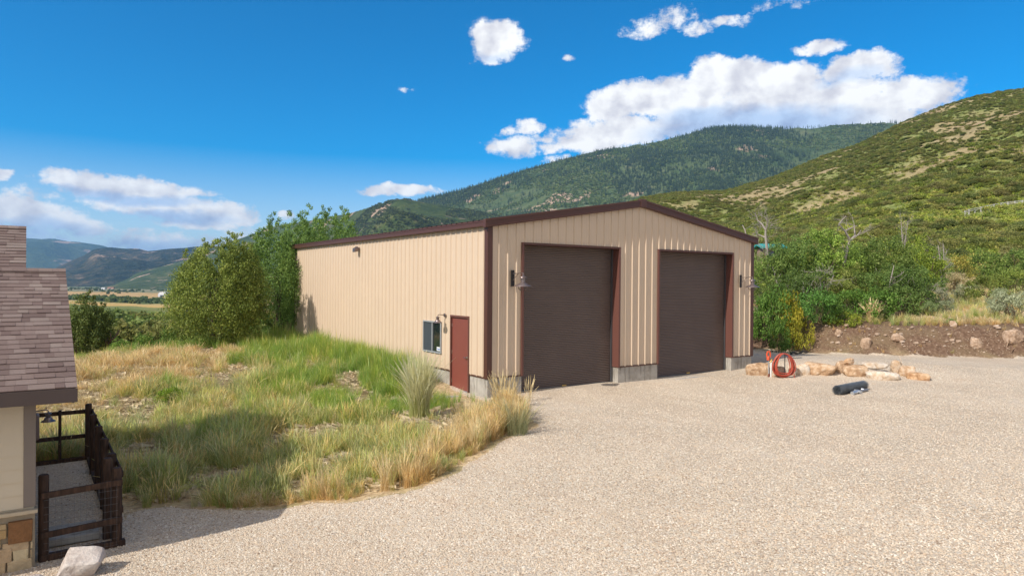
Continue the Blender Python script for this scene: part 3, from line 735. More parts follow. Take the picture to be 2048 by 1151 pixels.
# barn-style wall lamps
def barn_lamp(name, loc, rz, label, big=True, rod=True):
    """arm leaves the wall along local -Y"""
    k = 1.0 if big else .62
    e = empty(name, loc, rz, label, 'wall lamp', 'barn style wall lamps')
    b = MB()
    if big: b.box(-.055, .055, -.03, -.002, -.23, .23)
    else: b.tube([(0, -.002, 0), (0, -.03, 0)], .055, 16)
    b.build('wall_plate', M_bronze if not big else M_dark, e, bevel=.006)
    L = .52*k if big else .25
    b = MB()
    if big:
        b.tube([(0, -.02, .13), (0, -L*.6, .14), (0, -L, .15)], .012, 8); b.tube([(0, -.02, -.07), (0, -L*.55, .13)], .008, 6)
        b.tube([(0, -L, .15), (0, -L-.0, .09)], .02, 8)
        zt = .09
    else:
        b.tube([(0, -.02, 0), (0, -L*.55, .015), (0, -L*.85, .02), (0, -L*.98, 0), (0, -L, -.04)], .012, 8); zt = -.03
    b.build('arm', M_bronze, e, smooth=True)
    b = MB()
    if big: prof = [(.0, 0), (.03, -.005), (.05, -.03), (.11, -.06), (.115, -.075), (.065, -.08), (.065, -.19), (.075, -.2), (.085, -.215), (.25, -.30), (.258, -.315), (.25, -.315), (.08, -.23), (.0, -.22)]
    else: prof = [(0, 0), (.02, -.004), (.045, -.02), (.062, -.035), (.045, -.05), (.04, -.1), (.07, -.115), (.08, -.15), (.13, -.185), (.132, -.195), (.125, -.193), (.075, -.16), (0, -.15)]
    b.lathe([(r, z+zt) for r, z in prof], (0, -L, 0), 28); b.build('shade', M_bronze, e, smooth=True)
    if big:
        b = MB()
        for kk in range(6):
            a = kk*pi/6; c, s_ = math.cos(a), math.sin(a)
            b.tube([(c*.14, -L+s_*.14, zt-.30), (c*.13, -L+s_*.13, zt-.38), (c*.06, -L+s_*.06, zt-.43), (-c*.06, -L-s_*.06, zt-.43), (-c*.13, -L-s_*.13, zt-.38), (-c*.14, -L-s_*.14, zt-.30)], .004, 5)
        ring = [(math.cos(q)*.135, -L+math.sin(q)*.135, zt-.37) for q in np.linspace(0, 2*pi, 25)]
        b.tube(ring, .004, 5); b.build('wire_guard', M_bronze, e)
    return e
barn_lamp('wall_lamp', (.80, -.034, 3.30), 0, 'barn lamp on the wall just left of the larger, nearer roll-up door')
barn_lamp('wall_lamp', (11.03, -.034, 3.30), 0, 'barn lamp at the right end of the garage front, by the farther roll-up door')
barn_lamp('wall_lamp', (-.034, 2.322, 2.18), -pi/2, 'small gooseneck lamp between the window and the red entry door', big=False)
# stoop slab in front of the entry door
b = MB(); b.box(-1.25, -.045, .75, 2.3, -.17, -.03); tag(b.build('door_stoop', M_conc, None, bevel=.02), 'flat concrete stoop in front of the red entry door', 'stoop')
# ------------------------------------------------------------------ neighbouring house
M_fascia = simple('fascia', (.075,.055,.05), .55, .08, 3)
M_lap = simple('lap_siding', (.56,.48,.36), .6, .05, 2, spec=.2)
M_cap = simple('stone_cap', (.46,.38,.27), .8, .2, 8, bump=.006)
def make_shingles():
    m, t, b = new_mat('shingle'); p = t.obj(); r = t.attr('rnd').outputs['Fac']
    c = t.ramp(r, [(0, (.14,.098,.088)), (.3, (.175,.126,.112)), (.5, (.2,.148,.132)), (.7, (.222,.17,.152)), (.85, (.18,.13,.115)), (1, (.245,.195,.172))])
    k = t.math('MULTIPLY_ADD', t.noise(p, 120, 2), .7, .65); c = t.mix(1, c, t.comb(k, k, k), 'MULTIPLY')
    k = t.math('MULTIPLY_ADD', t.noise(p, 1.5, 4), .4, .8); c = t.mix(1, c, t.comb(k, k, k), 'MULTIPLY')
    t.set(b.inputs['Base Color'], c); b.inputs['Roughness'].default_value = .95; b.inputs['Specular IOR Level'].default_value = .15
    t.set(b.inputs['Normal'], t.bump(t.noise(p, 180, 2), .004))
    return m
M_shingle = make_shingles()
def make_stone():
    m, t, b = new_mat('veneer_stone'); p = t.obj(); r = t.attr('rnd').outputs['Fac']
    c = t.ramp(r, [(0, (.19,.085,.035)), (.18, (.42,.27,.12)), (.4, (.52,.39,.2)), (.6, (.46,.33,.2)), (.8, (.56,.46,.29)), (1, (.38,.25,.14))])
    n = t.noise(p, 7, 7, .65); k = t.math('MULTIPLY_ADD', n, 1.0, .5); c = t.mix(1, c, t.comb(k, k, k), 'MULTIPLY')
    t.set(b.inputs['Base Color'], c); b.inputs['Roughness'].default_value = .85
    t.set(b.inputs['Normal'], t.bump(n, .05, .9))
    return m
house = empty('house', (-10.33, -4.6, -.75), 0, 'cream sided house with brown shingle roof and stone base at the left edge', 'house')
hx, hy, hz0 = -10.33, -4.6, -.75
def hp(x, y, z): return (x-hx, y-hy, z-hz0)
SLP = .44; YE = -5.05; ZE = 1.726; XR = -9.877; XU = -10.45; YR1 = -1.43; YR2 = .48
def roof_z(y, yr): return ZE+SLP*((y-YE) if y <= yr else (2*yr-YE-y))
def shingle_slope(b, x0, x1, ya, yb, zf, course=.142):
    """courses of separate tabs from ya (low) towards yb (high)"""
    sgn = 1 if yb > ya else -1; L = math.hypot(yb-ya, zf(yb)-zf(ya)); n = int(L/course)+1
    dy = (yb-ya)/L; dz = (zf(yb)-zf(ya))/L; nn = Vector((0, -dz*sgn, dy*sgn)); nn = Vector((0, -(zf(yb)-zf(ya)), (yb-ya))).normalized()
    if nn.z < 0: nn = -nn
    for i in range(n):
        s0 = i*course; s1 = min(L, s0+course*1.25); s1v = min(L, s1)
        x = x1-random.random()*.1
        first = True
        xr = x1+.01
        while xr > x0:
            w = random.choice((.11, .14, .18, .24, .3)); xl = max(x0, xr-w); th = random.choice((.011, .011, .018))
            b.cur = random.random()
            P = lambda xx, s, h: hp(xx, ya+dy*s+nn.y*h, zf(ya)+dz*s+nn.z*h)
            q = [P(xl, s0, .001), P(xr-.002, s0, .001), P(xr-.002, s1v, .001), P(xl, s1v, .001), P(xl, s0, th+.004), P(xr-.002, s0, th+.004), P(xr-.002, s1v, .004), P(xl, s1v, .004)]
            b.hexa(q); xr = xl
b = MB()
shingle_slope(b, -13.2, XR, YE-.03, YR1, lambda y: roof_z(y, 99))
shingle_slope(b, -13.2, XU, YR1+.004, YR2, lambda y: roof_z(y, 99))
roof = b.build('roof', M_shingle, house)
b = MB()   # roof decks under the shingles and rear slopes
def deck(x0, x1, yf, yr, yb):
    zt = lambda y: roof_z(y, yr)
    for (p, q) in ((yf, yr), (yr, yb)):
        b.hexa([hp(x0,p,zt(p)-.05),hp(x1,p,zt(p)-.05),hp(x1,q,zt(q)-.05),hp(x0,q,zt(q)-.05),hp(x0,p,zt(p)),hp(x1,p,zt(p)),hp(x1,q,zt(q)),hp(x0,q,zt(q))])
deck(-13.2, XR-.01, YE, YR1, 2*YR1-YE); deck(-22, XU-.012, YR1+.01, YR2, 1.75); deck(-22, -13.2, YE, YR2, YR1)
b.build('roof_deck', M_shingle, house)
for (xa, xb, yr) in ((-13, XR+.012, YR1), (-22, XU+.012, YR2)):
    x = xb; b = MB()
    while x > max(xa, -14):
        b.cur = random.random(); w = random.choice((.13, .16, .2))
        zt = roof_z(yr, 99)+.02
        b.hexa([hp(x-w,yr-.12,zt-.05),hp(x-.003,yr-.12,zt-.05),hp(x-.003,yr,zt),hp(x-w,yr,zt),hp(x-w,yr-.12,zt-.03),hp(x-.003,yr-.12,zt-.03),hp(x-.003,yr,zt+.022),hp(x-w,yr,zt+.022)])
        b.hexa([hp(x-w,yr,zt),hp(x-.003,yr,zt),hp(x-.003,yr+.12,zt-.05),hp(x-w,yr+.12,zt-.05),hp(x-w,yr,zt+.022),hp(x-.003,yr,zt+.022),hp(x-.003,yr+.12,zt-.03),hp(x-w,yr+.12,zt-.03)])
        x -= w
    b.build('ridge_shingle', M_shingle, house)
# fascia, rake boards, soffit
b = MB()
b.hexa([hp(-22,YE-.045,ZE-.205),hp(XR+.012,YE-.045,ZE-.205),hp(XR+.012,YE-.012,ZE-.205),hp(-22,YE-.012,ZE-.205),hp(-22,YE-.045,ZE-.02),hp(XR+.012,YE-.045,ZE-.02),hp(XR+.012,YE-.012,ZE-.02),hp(-22,YE-.012,ZE-.02)])
for (xa, yr, y0) in ((XR-.022, YR1, YE-.01), (XU-.02, YR2, YR1+.15)):
    for (p, q) in ((y0, yr), (yr, 2*yr-y0 if yr == YR1 else 1.74)):
        zt = lambda y: roof_z(y, yr)-.052
        b.hexa([hp(xa-.03,p,zt(p)-.16),hp(xa,p,zt(p)-.16),hp(xa,q,zt(q)-.16),hp(xa-.03,q,zt(q)-.16),hp(xa-.03,p,zt(p)),hp(xa,p,zt(p)),hp(xa,q,zt(q)),hp(xa-.03,q,zt(q))])
b.build('fascia', M_fascia, house, bevel=.004)
b = MB(); b.box(*[-22-hx, XR-.03-hx, YE-.01-hy, -.02, ZE-.20-hz0, ZE-.185-hz0]); b.build('soffit', M_fascia, house)
# lap siding on the front wall, gable wall and main walls behind
b = MB(); z = .075
while z < ZE-.21:
    z1 = min(z+.18, ZE-.2)
    b.hexa([hp(-22,hy-.028,z),hp(hx-.13,hy-.028,z),hp(hx-.13,hy,z),hp(-22,hy,z),hp(-22,hy-.014,z1),hp(hx-.13,hy-.014,z1),hp(hx-.13,hy,z1),hp(-22,hy,z1)])
    z += .178
yb1 = 2*YR1-YE-.45
bb = b.build('lap_siding', M_lap, house)
b = MB()
b.hexa([hp(-14,hy+.002,-.75),hp(hx-.01,hy+.002,-.75),hp(hx-.01,yb1,-.75),hp(-14,yb1,-.75),hp(-14,hy+.002,ZE-.19),hp(hx-.01,hy+.002,ZE-.19),hp(hx-.01,yb1,ZE-.19),hp(-14,yb1,ZE-.19)])
b.face([hp(hx-.01,hy,ZE-.19),hp(hx-.01,yb1,ZE-.19),hp(hx-.01,yb1,roof_z(yb1,YR1)-.06),hp(hx-.01,YR1,roof_z(YR1,YR1)-.06),hp(hx-.01,hy,roof_z(hy,YR1)-.06)])
b.hexa([hp(-22,hy+.3,-.75),hp(-11,hy+.3,-.75),hp(-11,1.55,-.75),hp(-22,1.55,-.75),hp(-22,hy+.3,1.6),hp(-11,hy+.3,1.6),hp(-11,1.55,1.6),hp(-22,1.55,1.6)])
b.face([hp(-11,hy+.3,1.6),hp(-11,1.55,1.6),hp(-11,1.55,roof_z(1.55,YR2)-.06),hp(-11,YR2,roof_z(YR2,YR2)-.06)])
b.face([hp(-22,1.55,1.6),hp(-11,1.55,1.6),hp(-11,1.55,roof_z(1.55,YR2)-.06),hp(-22,1.55,roof_z(1.55,YR2)-.06)])
b.build('gable_wall', M_lap, house)
b = MB(); b.box(*[hx-.13-hx, .006, -.034, .0, .078-hz0, ZE-.2-hz0]); b.box(-.012, .008, .001, .1, .078-hz0, ZE-.2-hz0); b.build('corner_board', M_fascia if False else simple('corner_board', (.20,.165,.14), .6, .05), house, bevel=.004)
b = MB(); b.box(-12, .03, -.085, .02, -.005-hz0, .045-hz0); b.build('stone_cap', M_cap, house, bevel=.008)
b = MB(); b.box(-12, -.001, -.006, .1, -.1, -.008-hz0); b.build('mortar', simple('mortar', (.34,.28,.2), .9, .15, 20), house)
b = MB()
def veneer(x0, x1, z0, z1, tone):
    """one split stone of the base, in house coordinates"""
    b.cur = tone; j = lambda k=.006: random.uniform(-k, k); d = random.uniform(.045, .075); g = .006
    p = [(x0+g+j(), -d+j(), z0+g+j()), (x1-g+j(), -d+j(), z0+g+j()), (x1-g, -.004, z0+g), (x0+g, -.004, z0+g), (x0+g+j(), -d+j(), z1-g+j()), (x1-g+j(), -d+j(), z1-g+j()), (x1-g, -.004, z1-g), (x0+g, -.004, z1-g)]
    b.hexa(p)
def wall_xz(px, py):
    d = ray(px, py); t_ = (hy-.05-CP[1])/d[1]; P = CP+d*t_; return P[0]-hx, P[2]-hz0
for (xa, ya, xb, yb, tone) in ((15,1040,66,1081,.02),(-30,1050,14,1059,.5),(-20,1060,14,1075,.22),(-40,1076,2,1096,.45),(3,1084,59,1097,.62),(60,1081,66,1096,.75),(-22,1099,24,1123,.6),(25,1098,58,1117,.8),(59,1097,66,1114,.9),(13,1119,65,1139,.7),(-30,1126,12,1148,.55),(13,1141,65,1158,.25),(-40,1150,12,1175,.66),(13,1160,40,1182,.85),(41,1159,66,1180,.5)):
    x0, z1 = wall_xz((xa+xb)/2-(xb-xa)/2, ya+(xb-xa)*.07); x1, z0 = wall_xz(xb, yb)
    veneer(x0, min(x1, .012), z0, z1, tone)
z = .0
for hgt in (.16, .12, .2, .15, .16):
    x = wall_xz(-42, 1060)[0]
    while x > -3:
        w = random.uniform(.16, .42); veneer(x-w, x, z, z+hgt, random.random()); x -= w
    z += hgt
b.build('stone_veneer', make_stone(), house, bevel=.012)
barn_lamp('wall_lamp', (hx+.012, .9, .50), pi/2, 'small gooseneck lamp hanging off the house wall above the fenced pen', big=False)
# hose reel / meter box on gable wall
b = MB(); b.box(hx-.005, hx+.10, -.35, .0, .15, .62)
tag(b.build('meter_box', simple('meter_box', (.2,.14,.12), .6, .1), None, bevel=.03), 'small brown box low on the house wall behind its corner board', 'meter box')
# ------------------------------------------------------------------ fenced pen
def make_wood():
    m, t, b = new_mat('fence_wood'); p = t.obj(); n = t.noise(t.vmul(p, (9, 9, 1.2)), 3, 6); n2 = t.noise(p, 2, 4)
    c = t.ramp(n, [(.3, (.02,.011,.007)), (.5, (.045,.024,.015)), (.7, (.085,.046,.028))]); k = t.math('MULTIPLY_ADD', n2, .6, .7); c = t.mix(1, c, t.comb(k, k, k), 'MULTIPLY')
    t.set(b.inputs['Base Color'], c); b.inputs['Roughness'].default_value = .8; t.set(b.inputs['Normal'], t.bump(n, .006)); return m
M_wood = make_wood()
fence = empty('wood_fence', (-10.2, -4.3, -.75), 0, 'dark brown post and rail fence with wire mesh around the pen beside the house', 'fence')
def fp(x, y, z): return (x+10.2, y+4.3, z+.75)
FX0, FX1, FY0, FY1 = -10.23, -9.33, -4.42, 1.5
def post(x, y, h=1.2, r=.065, base=None):
    b = MB(); zb = (hz(x, y) if base is None else base)
    b.tube([fp(x, y, zb-.25), fp(x, y, zb+h-.02), fp(x, y, zb+h)], [r, r, r*.86], 14); b.build('post', M_wood, fence, smooth=True)
    return zb+h
ys = [FY0+.02, -3.55, -2.3, -1.1, .2, FY1]
post(FX0, FY0, 1.2); 
post(FX1+.0, FY0+.05, 1.15)
for y in ys[1:]: post(FX1, y, 1.2)
post(FX1-.09, -3.95, 1.22)
post(-10.4, FY1, 1.2); post(-9.85, FY1, 1.12, .03)
def rail(p, q, hh=.09, t=.02):
    b = MB(); p = Vector(p); q = Vector(q); d = (q-p).normalized(); n = Vector((-d.y, d.x, 0)).normalized()*t; u = Vector((0, 0, hh/2))
    b.hexa([fp(*(p-n-u)), fp(*(q-n-u)), fp(*(q+n-u)), fp(*(p+n-u)), fp(*(p-n+u)), fp(*(q-n+u)), fp(*(q+n+u)), fp(*(p+n+u))]); b.build('rail', M_wood, fence, bevel=.005)
for zz in (.92, .37):
    rail((FX0-.03, FY0-.09, -.75+zz), (FX1+.06, FY0-.04, -.75+zz+.03), .085)
for zz in (1.03, .5):
    rail((FX1+.075, FY0+.1, -.75+zz), (FX1+.075, FY1, -.72+zz), .085, .012)
    rail((-12.5, FY1+.075, -.72+zz), (FX1+.1, FY1+.075, -.72+zz), .085)
rail((-10.28, FY0-.03, -.72), (FX1+.1, FY0+.02, -.72), .12, .05); rail((FX1, FY0, -.72), (FX1, FY1, -.7), .10, .04); rail((-12, FY1, -.7), (FX1, FY1, -.7), .10, .04)
b = MB()
for x in np.arange(FX0+.06, FX1, .075): b.tube([fp(x, FY0-.068, -.72), fp(x, FY0-.062, .2)], .0016, 4, False)
for z in np.arange(-.7, .2, .1): b.tube([fp(FX0, FY0-.07, z), fp(FX1, FY0-.06, z)], .0018, 4, False)
for y in np.arange(FY0+.3, FY1, .6): b.tube([fp(FX1+.052, y, -.72), fp(FX1+.052, y, .3)], .0016, 4, False)
for z in np.arange(-.7, .3, .2): b.tube([fp(FX1+.052, FY0, z), fp(FX1+.052, FY1, z)], .0018, 4, False)
b.build('wire_mesh', simple('wire', (.16,.16,.17), .5, .1, metal=.6), fence)
b = MB(); b.box(-10.2, -9.52, -3.95, -3.25, -.74, -.64)
tag(b.build('concrete_pad', M_conc, None, bevel=.01), 'pale concrete pad on the gravel inside the fenced pen', 'concrete pad')
# ------------------------------------------------------------------ rocks
def rock_mesh(name, sx, sy, sz, seed, npts=26, sub=2, rough=.05, boxy=.55):
    rr = random.Random(seed); bm = bmesh.new()
    if boxy > .85:      # split quarry blocks: eight uneven corners and a few edge points
        for cx in (-1, 1):
            for cy in (-1, 1):
                for cz in (-1, 1): bm.verts.new((cx*sx*rr.uniform(.55, 1), cy*sy*rr.uniform(.55, 1), cz*sz*rr.uniform(.6, 1)))
        npts = 5
    for _ in range(npts):
        v = Vector((rr.uniform(-1, 1), rr.uniform(-1, 1), rr.uniform(-1, 1)))
        v = v/(max(abs(c) for c in v)*boxy+v.length*(1-boxy))*rr.uniform(.86, 1)
        bm.verts.new((v.x*sx, v.y*sy, v.z*sz))
    r = bmesh.ops.convex_hull(bm, input=bm.verts); bmesh.ops.delete(bm, geom=[g for g in r['geom_interior'] if isinstance(g, bmesh.types.BMVert)], context='VERTS')
    bmesh.ops.bevel(bm, geom=bm.edges[:], offset=min(sx, sy, sz)*.10, segments=1, affect='EDGES', profile=.5)
    bmesh.ops.triangulate(bm, faces=bm.faces[:])
    for _ in range(sub): bmesh.ops.subdivide_edges(bm, edges=bm.edges[:], cuts=1, use_grid_fill=True)
    P = np.array([v.co[:] for v in bm.verts]); k = 2.2/max(sx, sy, sz)
    n = fbm(P[:, 0]*k+seed, P[:, 1]*k+P[:, 2]*k*1.7, seed, 5)-.5
    n2 = fbm(P[:, 0]*k*4+seed, (P[:, 1]+P[:, 2]*1.3)*k*4, seed+5, 3)-.5
    bm.normal_update()
    for v, a, a2 in zip(bm.verts, n, n2): v.co += v.normal*(a*rough*2.4+a2*rough*.7)*max(sx, sy, sz)
    me = bpy.data.meshes.new(name); bm.to_mesh(me); bm.free()
    me.polygons.foreach_set('use_smooth', np.ones(len(me.polygons), bool))
    try: me.set_sharp_from_angle(angle=math.radians(28))
    except Exception: pass
    return me
def rock_mat(name, stops, sc=5):
    m, t, b = new_mat(name); p = t.obj(); n = t.noise(p, sc, 7, .65); n2 = t.noise(p, sc*5, 5); oi = t.n('ShaderNodeObjectInfo')
    c = t.ramp(t.math('ADD', n, t.math('MULTIPLY_ADD', oi.outputs['Random'], .16, -.08)), stops); k = t.math('MULTIPLY_ADD', n2, .7, .65); c = t.mix(1, c, t.comb(k, k, k), 'MULTIPLY')
    c = t.mix(1, c, oi.outputs['Color'], 'MULTIPLY')
    t.set(b.inputs['Base Color'], c); b.inputs['Roughness'].default_value = .9; b.inputs['Specular IOR Level'].default_value = .15
    t.set(b.inputs['Normal'], t.bump(t.math('ADD', n, t.math('MULTIPLY', n2, .35)), .05, .8)); return m
M_sand = rock_mat('sandstone', [(.34, (.33,.22,.14)), (.43, (.45,.325,.22)), (.52, (.52,.415,.315)), (.64, (.57,.5,.42))])
M_pale = rock_mat('pale_boulder', [(.3, (.34,.28,.25)), (.5, (.5,.44,.4)), (.7, (.58,.54,.5))])
M_bankrock = rock_mat('bank_stone', [(.3, (.25,.17,.12)), (.5, (.42,.31,.23)), (.7, (.55,.45,.37))], 9)
def put_rock(name, px, py, wpx, hpx, label, mat, seed, group=None, depth=.6, rz=None, tilt=0, sink=.25, D=None, tint=None, cat='rock', sub=2, boxy=.55, rough=.05):
    P = ground_at(px, py) if D is None else at_depth(px, py, D)
    d = float((P-CP)@fw); w = wpx/F*d/2; h = hpx/F*d/2
    me = rock_mesh(name, w, w*depth, h*(1+sink), seed, sub=sub, boxy=boxy, rough=rough)
    o = mesh_obj(name, me, mat); z = hz(P[0], P[1])
    o.location = (P[0], P[1], z+h*(1-sink)); o.rotation_euler = (tilt, tilt*.3, -YAW if rz is None else rz)
    if tint: o.color = (*tint, 1)
    return tag(o, label, cat, group)
ROW = [ # px, base py, width, height, label
 (1517,748,50,27,'buff sandstone block at the left end of the rock row, beside the garage corner'),
 (1552,752,36,24,'sandstone block half hidden behind the coiled red hose'),
 (1598,748,38,28,'pale rounded sandstone just right of the red hose coil'),
 (1641,746,62,26,'long tan sandstone boulder, widest of the rock row'),
 (1684,744,26,26,'upright narrow sandstone leaning in the middle of the row'),
 (1703,728,20,12,'small orange sandstone lying on top of the row'),
 (1712,750,48,24,'low sandstone slab right below the small orange one'),
 (1756,736,46,13,'flat sandstone slab with orange face, upper of a stacked pair'),
 (1764,756,56,17,'long orange-faced sandstone block, lower of a stacked pair'),
 (1793,744,22,28,'upright pale sandstone beside the stacked pair'),
 (1812,750,32,22,'pale blocky sandstone near the right end of the row'),
 (1834,757,44,15,'low pale sandstone tapering into gravel at the right end of the row')]
for i, (px, py, w, h, lb) in enumerate(ROW):
    up_ = None
    if py < 742: up_ = py; py = 751
    o = put_rock('sandstone_rock', px, py, w*1.18, h*.92, lb, M_sand, 100+i, 'row of sandstone rocks along the gravel', depth=.6, sink=.42, rz=-YAW+random.uniform(-.25,.25), boxy=.62, rough=.055, tint=[(1.05,.98,.9),(1,1,1),(1.12,1.14,1.16),(1.04,.95,.85),(1.12,1.08,1.04),(1.05,.88,.72)][i % 6])
    if up_: o.location.z += (751-up_)/F*24.3; o.location += Vector((math.sin(YAW), math.cos(YAW), 0))*.22
# white boulders by the pen
o = put_rock('boulder', 165, 1135, 84, 46, 'big pale tilted boulder with a rust patch in front of the pen fence', M_pale, 212, depth=.8, rz=-.35, tilt=.34, sink=.1, cat='boulder', D=9.2, boxy=.95, rough=.02); o.location.z = -.60
b = MB(); 
put_rock('boulder', 66, 1152, 54, 26, 'flat pale boulder at the foot of the stone base', M_pale, 223, depth=.8, sink=.2, cat='boulder', D=8.75)
put_rock('boulder', 97, 1112, 32, 12, 'thin white flagstone lying under the bottom fence rail', M_pale, 231, depth=.9, sink=.1, cat='boulder', D=9.75, tint=(1.25,1.25,1.3))
put_rock('boulder', 398, 832, 18, 9, 'small white stone in the dry grass right of the leafy green bush', M_pale, 233, tint=(1.3,1.25,1.2), cat='stone')
# stones in the dirt bank
BR = [(2028,684,40,20,'big pale boulder half buried at the right edge of the dirt bank'),(1953,692,24,14,'pale pointed stone in the bank left of the big pale boulder'),(1732,696,22,16,'long tan stone tilted on the lower bank face'),
      (1677,668,14,9,'tan stone in the bank behind the hose'),(1796,678,26,11,'broad tan stone in mid bank'),(1906,652,14,10,'grey stone near the bank top under pale grass')]
for i, (px, py, w, h, lb) in enumerate(BR):
    put_rock('bank_rock', px, py, w*1.1, h*1.2, lb, M_bankrock, 300+i, 'larger stones in the dirt bank', tint=(1.05,1.0,.94), sub=2, boxy=.6, rough=.06, sink=.5)
for i in range(105):
    px = random.uniform(1640, 2046); py = random.uniform(652, 712); w = random.choice((3,3,4,4,5,6,8,11))
    put_rock('bank_pebble', px, py, w, w*.45, 'small stone scattered on the dirt bank', M_bankrock, 400+i, 'small stones scattered on the dirt bank', sub=1, tint=(1.05,)*3, cat='stone')
# ------------------------------------------------------------------ hydrant, hose stand, hose, mesh roll
M_redp = simple('hydrant_red', (.62,.10,.04), .45, .1, 10)
M_galv = simple('galvanised', (.5,.52,.55), .4, .15, 12, metal=.7)
M_hose = simple('red_hose', (.40,.075,.045), .45, .15, 6)
M_black = simple('black_steel', (.03,.03,.032), .5, .1)
HY = at_depth(1539, 752, 23.9); hzz = hz(HY[0], HY[1])
hyd = empty('yard_hydrant', (HY[0], HY[1], hzz), -YAW, 'red handled yard hydrant on a grey pipe in front of the sandstone rocks', 'hydrant')
b = MB(); b.tube([(-.03,0,-.1),(-.03,0,.62)], .022, 10); b.build('pipe', M_galv, hyd, smooth=True)
b = MB(); b.tube([(.045,0,-.05),(.045,-.01,.2),(.055,-.01,.5)], .03, 10); b.build('pipe_sleeve', M_white, hyd, smooth=True)
b = MB(); b.tube([(.0,0,.5),(.06,-.0,.56),(.07,0,.62)], .026, 8); b.build('valve', simple('brass', (.55,.36,.12), .4, .1, metal=.5), hyd, smooth=True)
b = MB(); b.tube([(-.05,0,.58),(-.055,0,.66),(-.04,0,.72)], [.05,.055,.03], 12); 
b.tube([(-.085,0,.66),(-.1,0,.78),(-.075,-.0,.87),(-.01,0,.88),(.02,0,.8),(.025,0,.68)], [.025,.028,.03,.03,.028,.022], 10); b.build('pump_handle', M_redp, hyd, smooth=True)
b = MB(); b.tube([(-.03,0,.0),(-.02,-.02,.12)], .028, 8); b.build('collar', simple('rust', (.2,.06,.04), .8, .2), hyd)
SP = at_depth(1566, 754, 23.7); sz = hz(SP[0], SP[1])
st = empty('hose_stand', (SP[0], SP[1], sz), -YAW, 'black steel post stand holding up the coiled red hose', 'hose stand')
b = MB(); b.tube([(.07,.03,-.1),(.07,.03,.80)], .016, 8); b.build('post', M_black, st)
b = MB(); b.tube([(-.13,-.08,.72),(-.08,-.06,.80),(.0,-.05,.835),(.08,-.06,.80),(.13,-.08,.72)], .018, 8); b.tube([(.07,.03,.8),(.03,-.02,.81),(0,-.05,.835)], .014, 6); b.build('hook', simple('blue_steel', (.12,.13,.28), .5, .1), st, smooth=True)
b = MB()
rr = random.Random(5)
pts = []
for k in range(15):
    wd = rr.uniform(.25, .40)*(1 if k % 3 else .8); ht = rr.uniform(.02, .08) if k % 4 else rr.uniform(.05, .2); dy = -.10+.022*(k % 8)-.02
    for q in np.linspace(0, 2*pi, 34, endpoint=False):
        s_, c_ = math.sin(q), math.cos(q)
        zz = .42+.41*c_; zz = max(zz+(ht-.01)*(1-(c_+1)/2), .028)
        w_ = wd*(abs(s_)**.85)*(1.18-.42*(c_+1)/2)
        pts.append((math.copysign(w_, s_)+rr.uniform(-.004,.004), dy+.05*s_*s_*((k % 2)*2-1)*.5+rr.uniform(-.003,.003), zz))
b.tube(pts, .0155, 6)
b.tube([(.28,-.1,.1),(.34,-.08,.25),(.36,-.05,.12),(.37,-.05,.02),(.36,-.1,.01)], .0155, 6)
h = b.build('garden_hose', M_hose, None, smooth=True); h.location = (SP[0], SP[1], sz); h.rotation_euler = (0, 0, -YAW); tag(h, 'coiled red rubber hose hung over the black stand', 'hose')
b = MB()
hp_ = [ground_at(1582+q*8, 709.5-q*1.0) for q in np.linspace(0, 4, 9)]
b.tube([(p[0], p[1], hz(p[0], p[1])+.05+.05*math.sin(i*1.3)) for i, p in enumerate(hp_)], .05, 8)
tag(b.build('drain_pipe', M_black, None, smooth=True), 'black flexible pipe lying on gravel at the foot of the shaded bank', 'pipe')
# rolled wire fencing with pipes
MR = at_depth(1703, 771, 20.7); mz = hz(MR[0], MR[1])
P0 = at_depth(1674, 778, 20.2); P1 = at_depth(1728, 764, 21.3); ang = math.atan2(P1[1]-P0[1], P1[0]-P0[0])
roll = empty('wire_fence_roll', ((P0[0]+P1[0])/2, (P0[1]+P1[1])/2, mz), ang, 'dark rolled up chain link wire fencing lying on the gravel', 'wire roll')
M_wire = simple('galv_wire', (.24,.26,.28), .5, .2, metal=.4)
b = MB(); L = float(np.hypot(*(P1-P0)[:2]))+.05
rr = random.Random(9)
for k in range(9):           # spiral layers of diagonal wires
    r0 = .03+.0135*k; nn_ = 10+2*k
    for i in range(nn_):
        for sgn in (-1, 1):
            ph = 2*pi*i/nn_
            q = [( -L/2+L*j/12, r0*math.cos(ph+sgn*j*.42), .145+r0*math.sin(ph+sgn*j*.42)*.95) for j in range(13)]
            b.tube([(x+rr.uniform(-.006,.006), y+rr.uniform(-.008,.008), z+rr.uniform(-.008,.008)) for x, y, z in q], .0042, 3, False)
b.build('wire_mesh', M_wire, roll)
b = MB(); b.tube([(-L/2+.03,0,.145),(L/2-.02,0,.145)], [.095,.095], 14, False); b.build('inner_roll', simple('roll_core', (.12,.13,.145), .8, .4), roll)
pp = empty('fence_pipe', (roll.location.x, roll.location.y, mz), ang, 'grey metal fence pipes lying against the wire roll', 'metal pipe')
b = MB(); b.tube([(-.45,-.24,.045),(.62,-.21,.045)], .04, 12); b.build('tube', simple('grey_pipe', (.22,.22,.24), .5, .15, metal=.4), pp, smooth=True)
b = MB(); b.tube([(-.48,-.26,.05),(-.05,-.24,.06)], .055, 12); b.tube([(-.12,-.36,.06),(-.06,-.12,.07)], .05, 10); b.tube([(.42,-.2,.06),(.38,-.05,.09)], .04, 10); b.build('fitting', M_galv, pp, smooth=True)
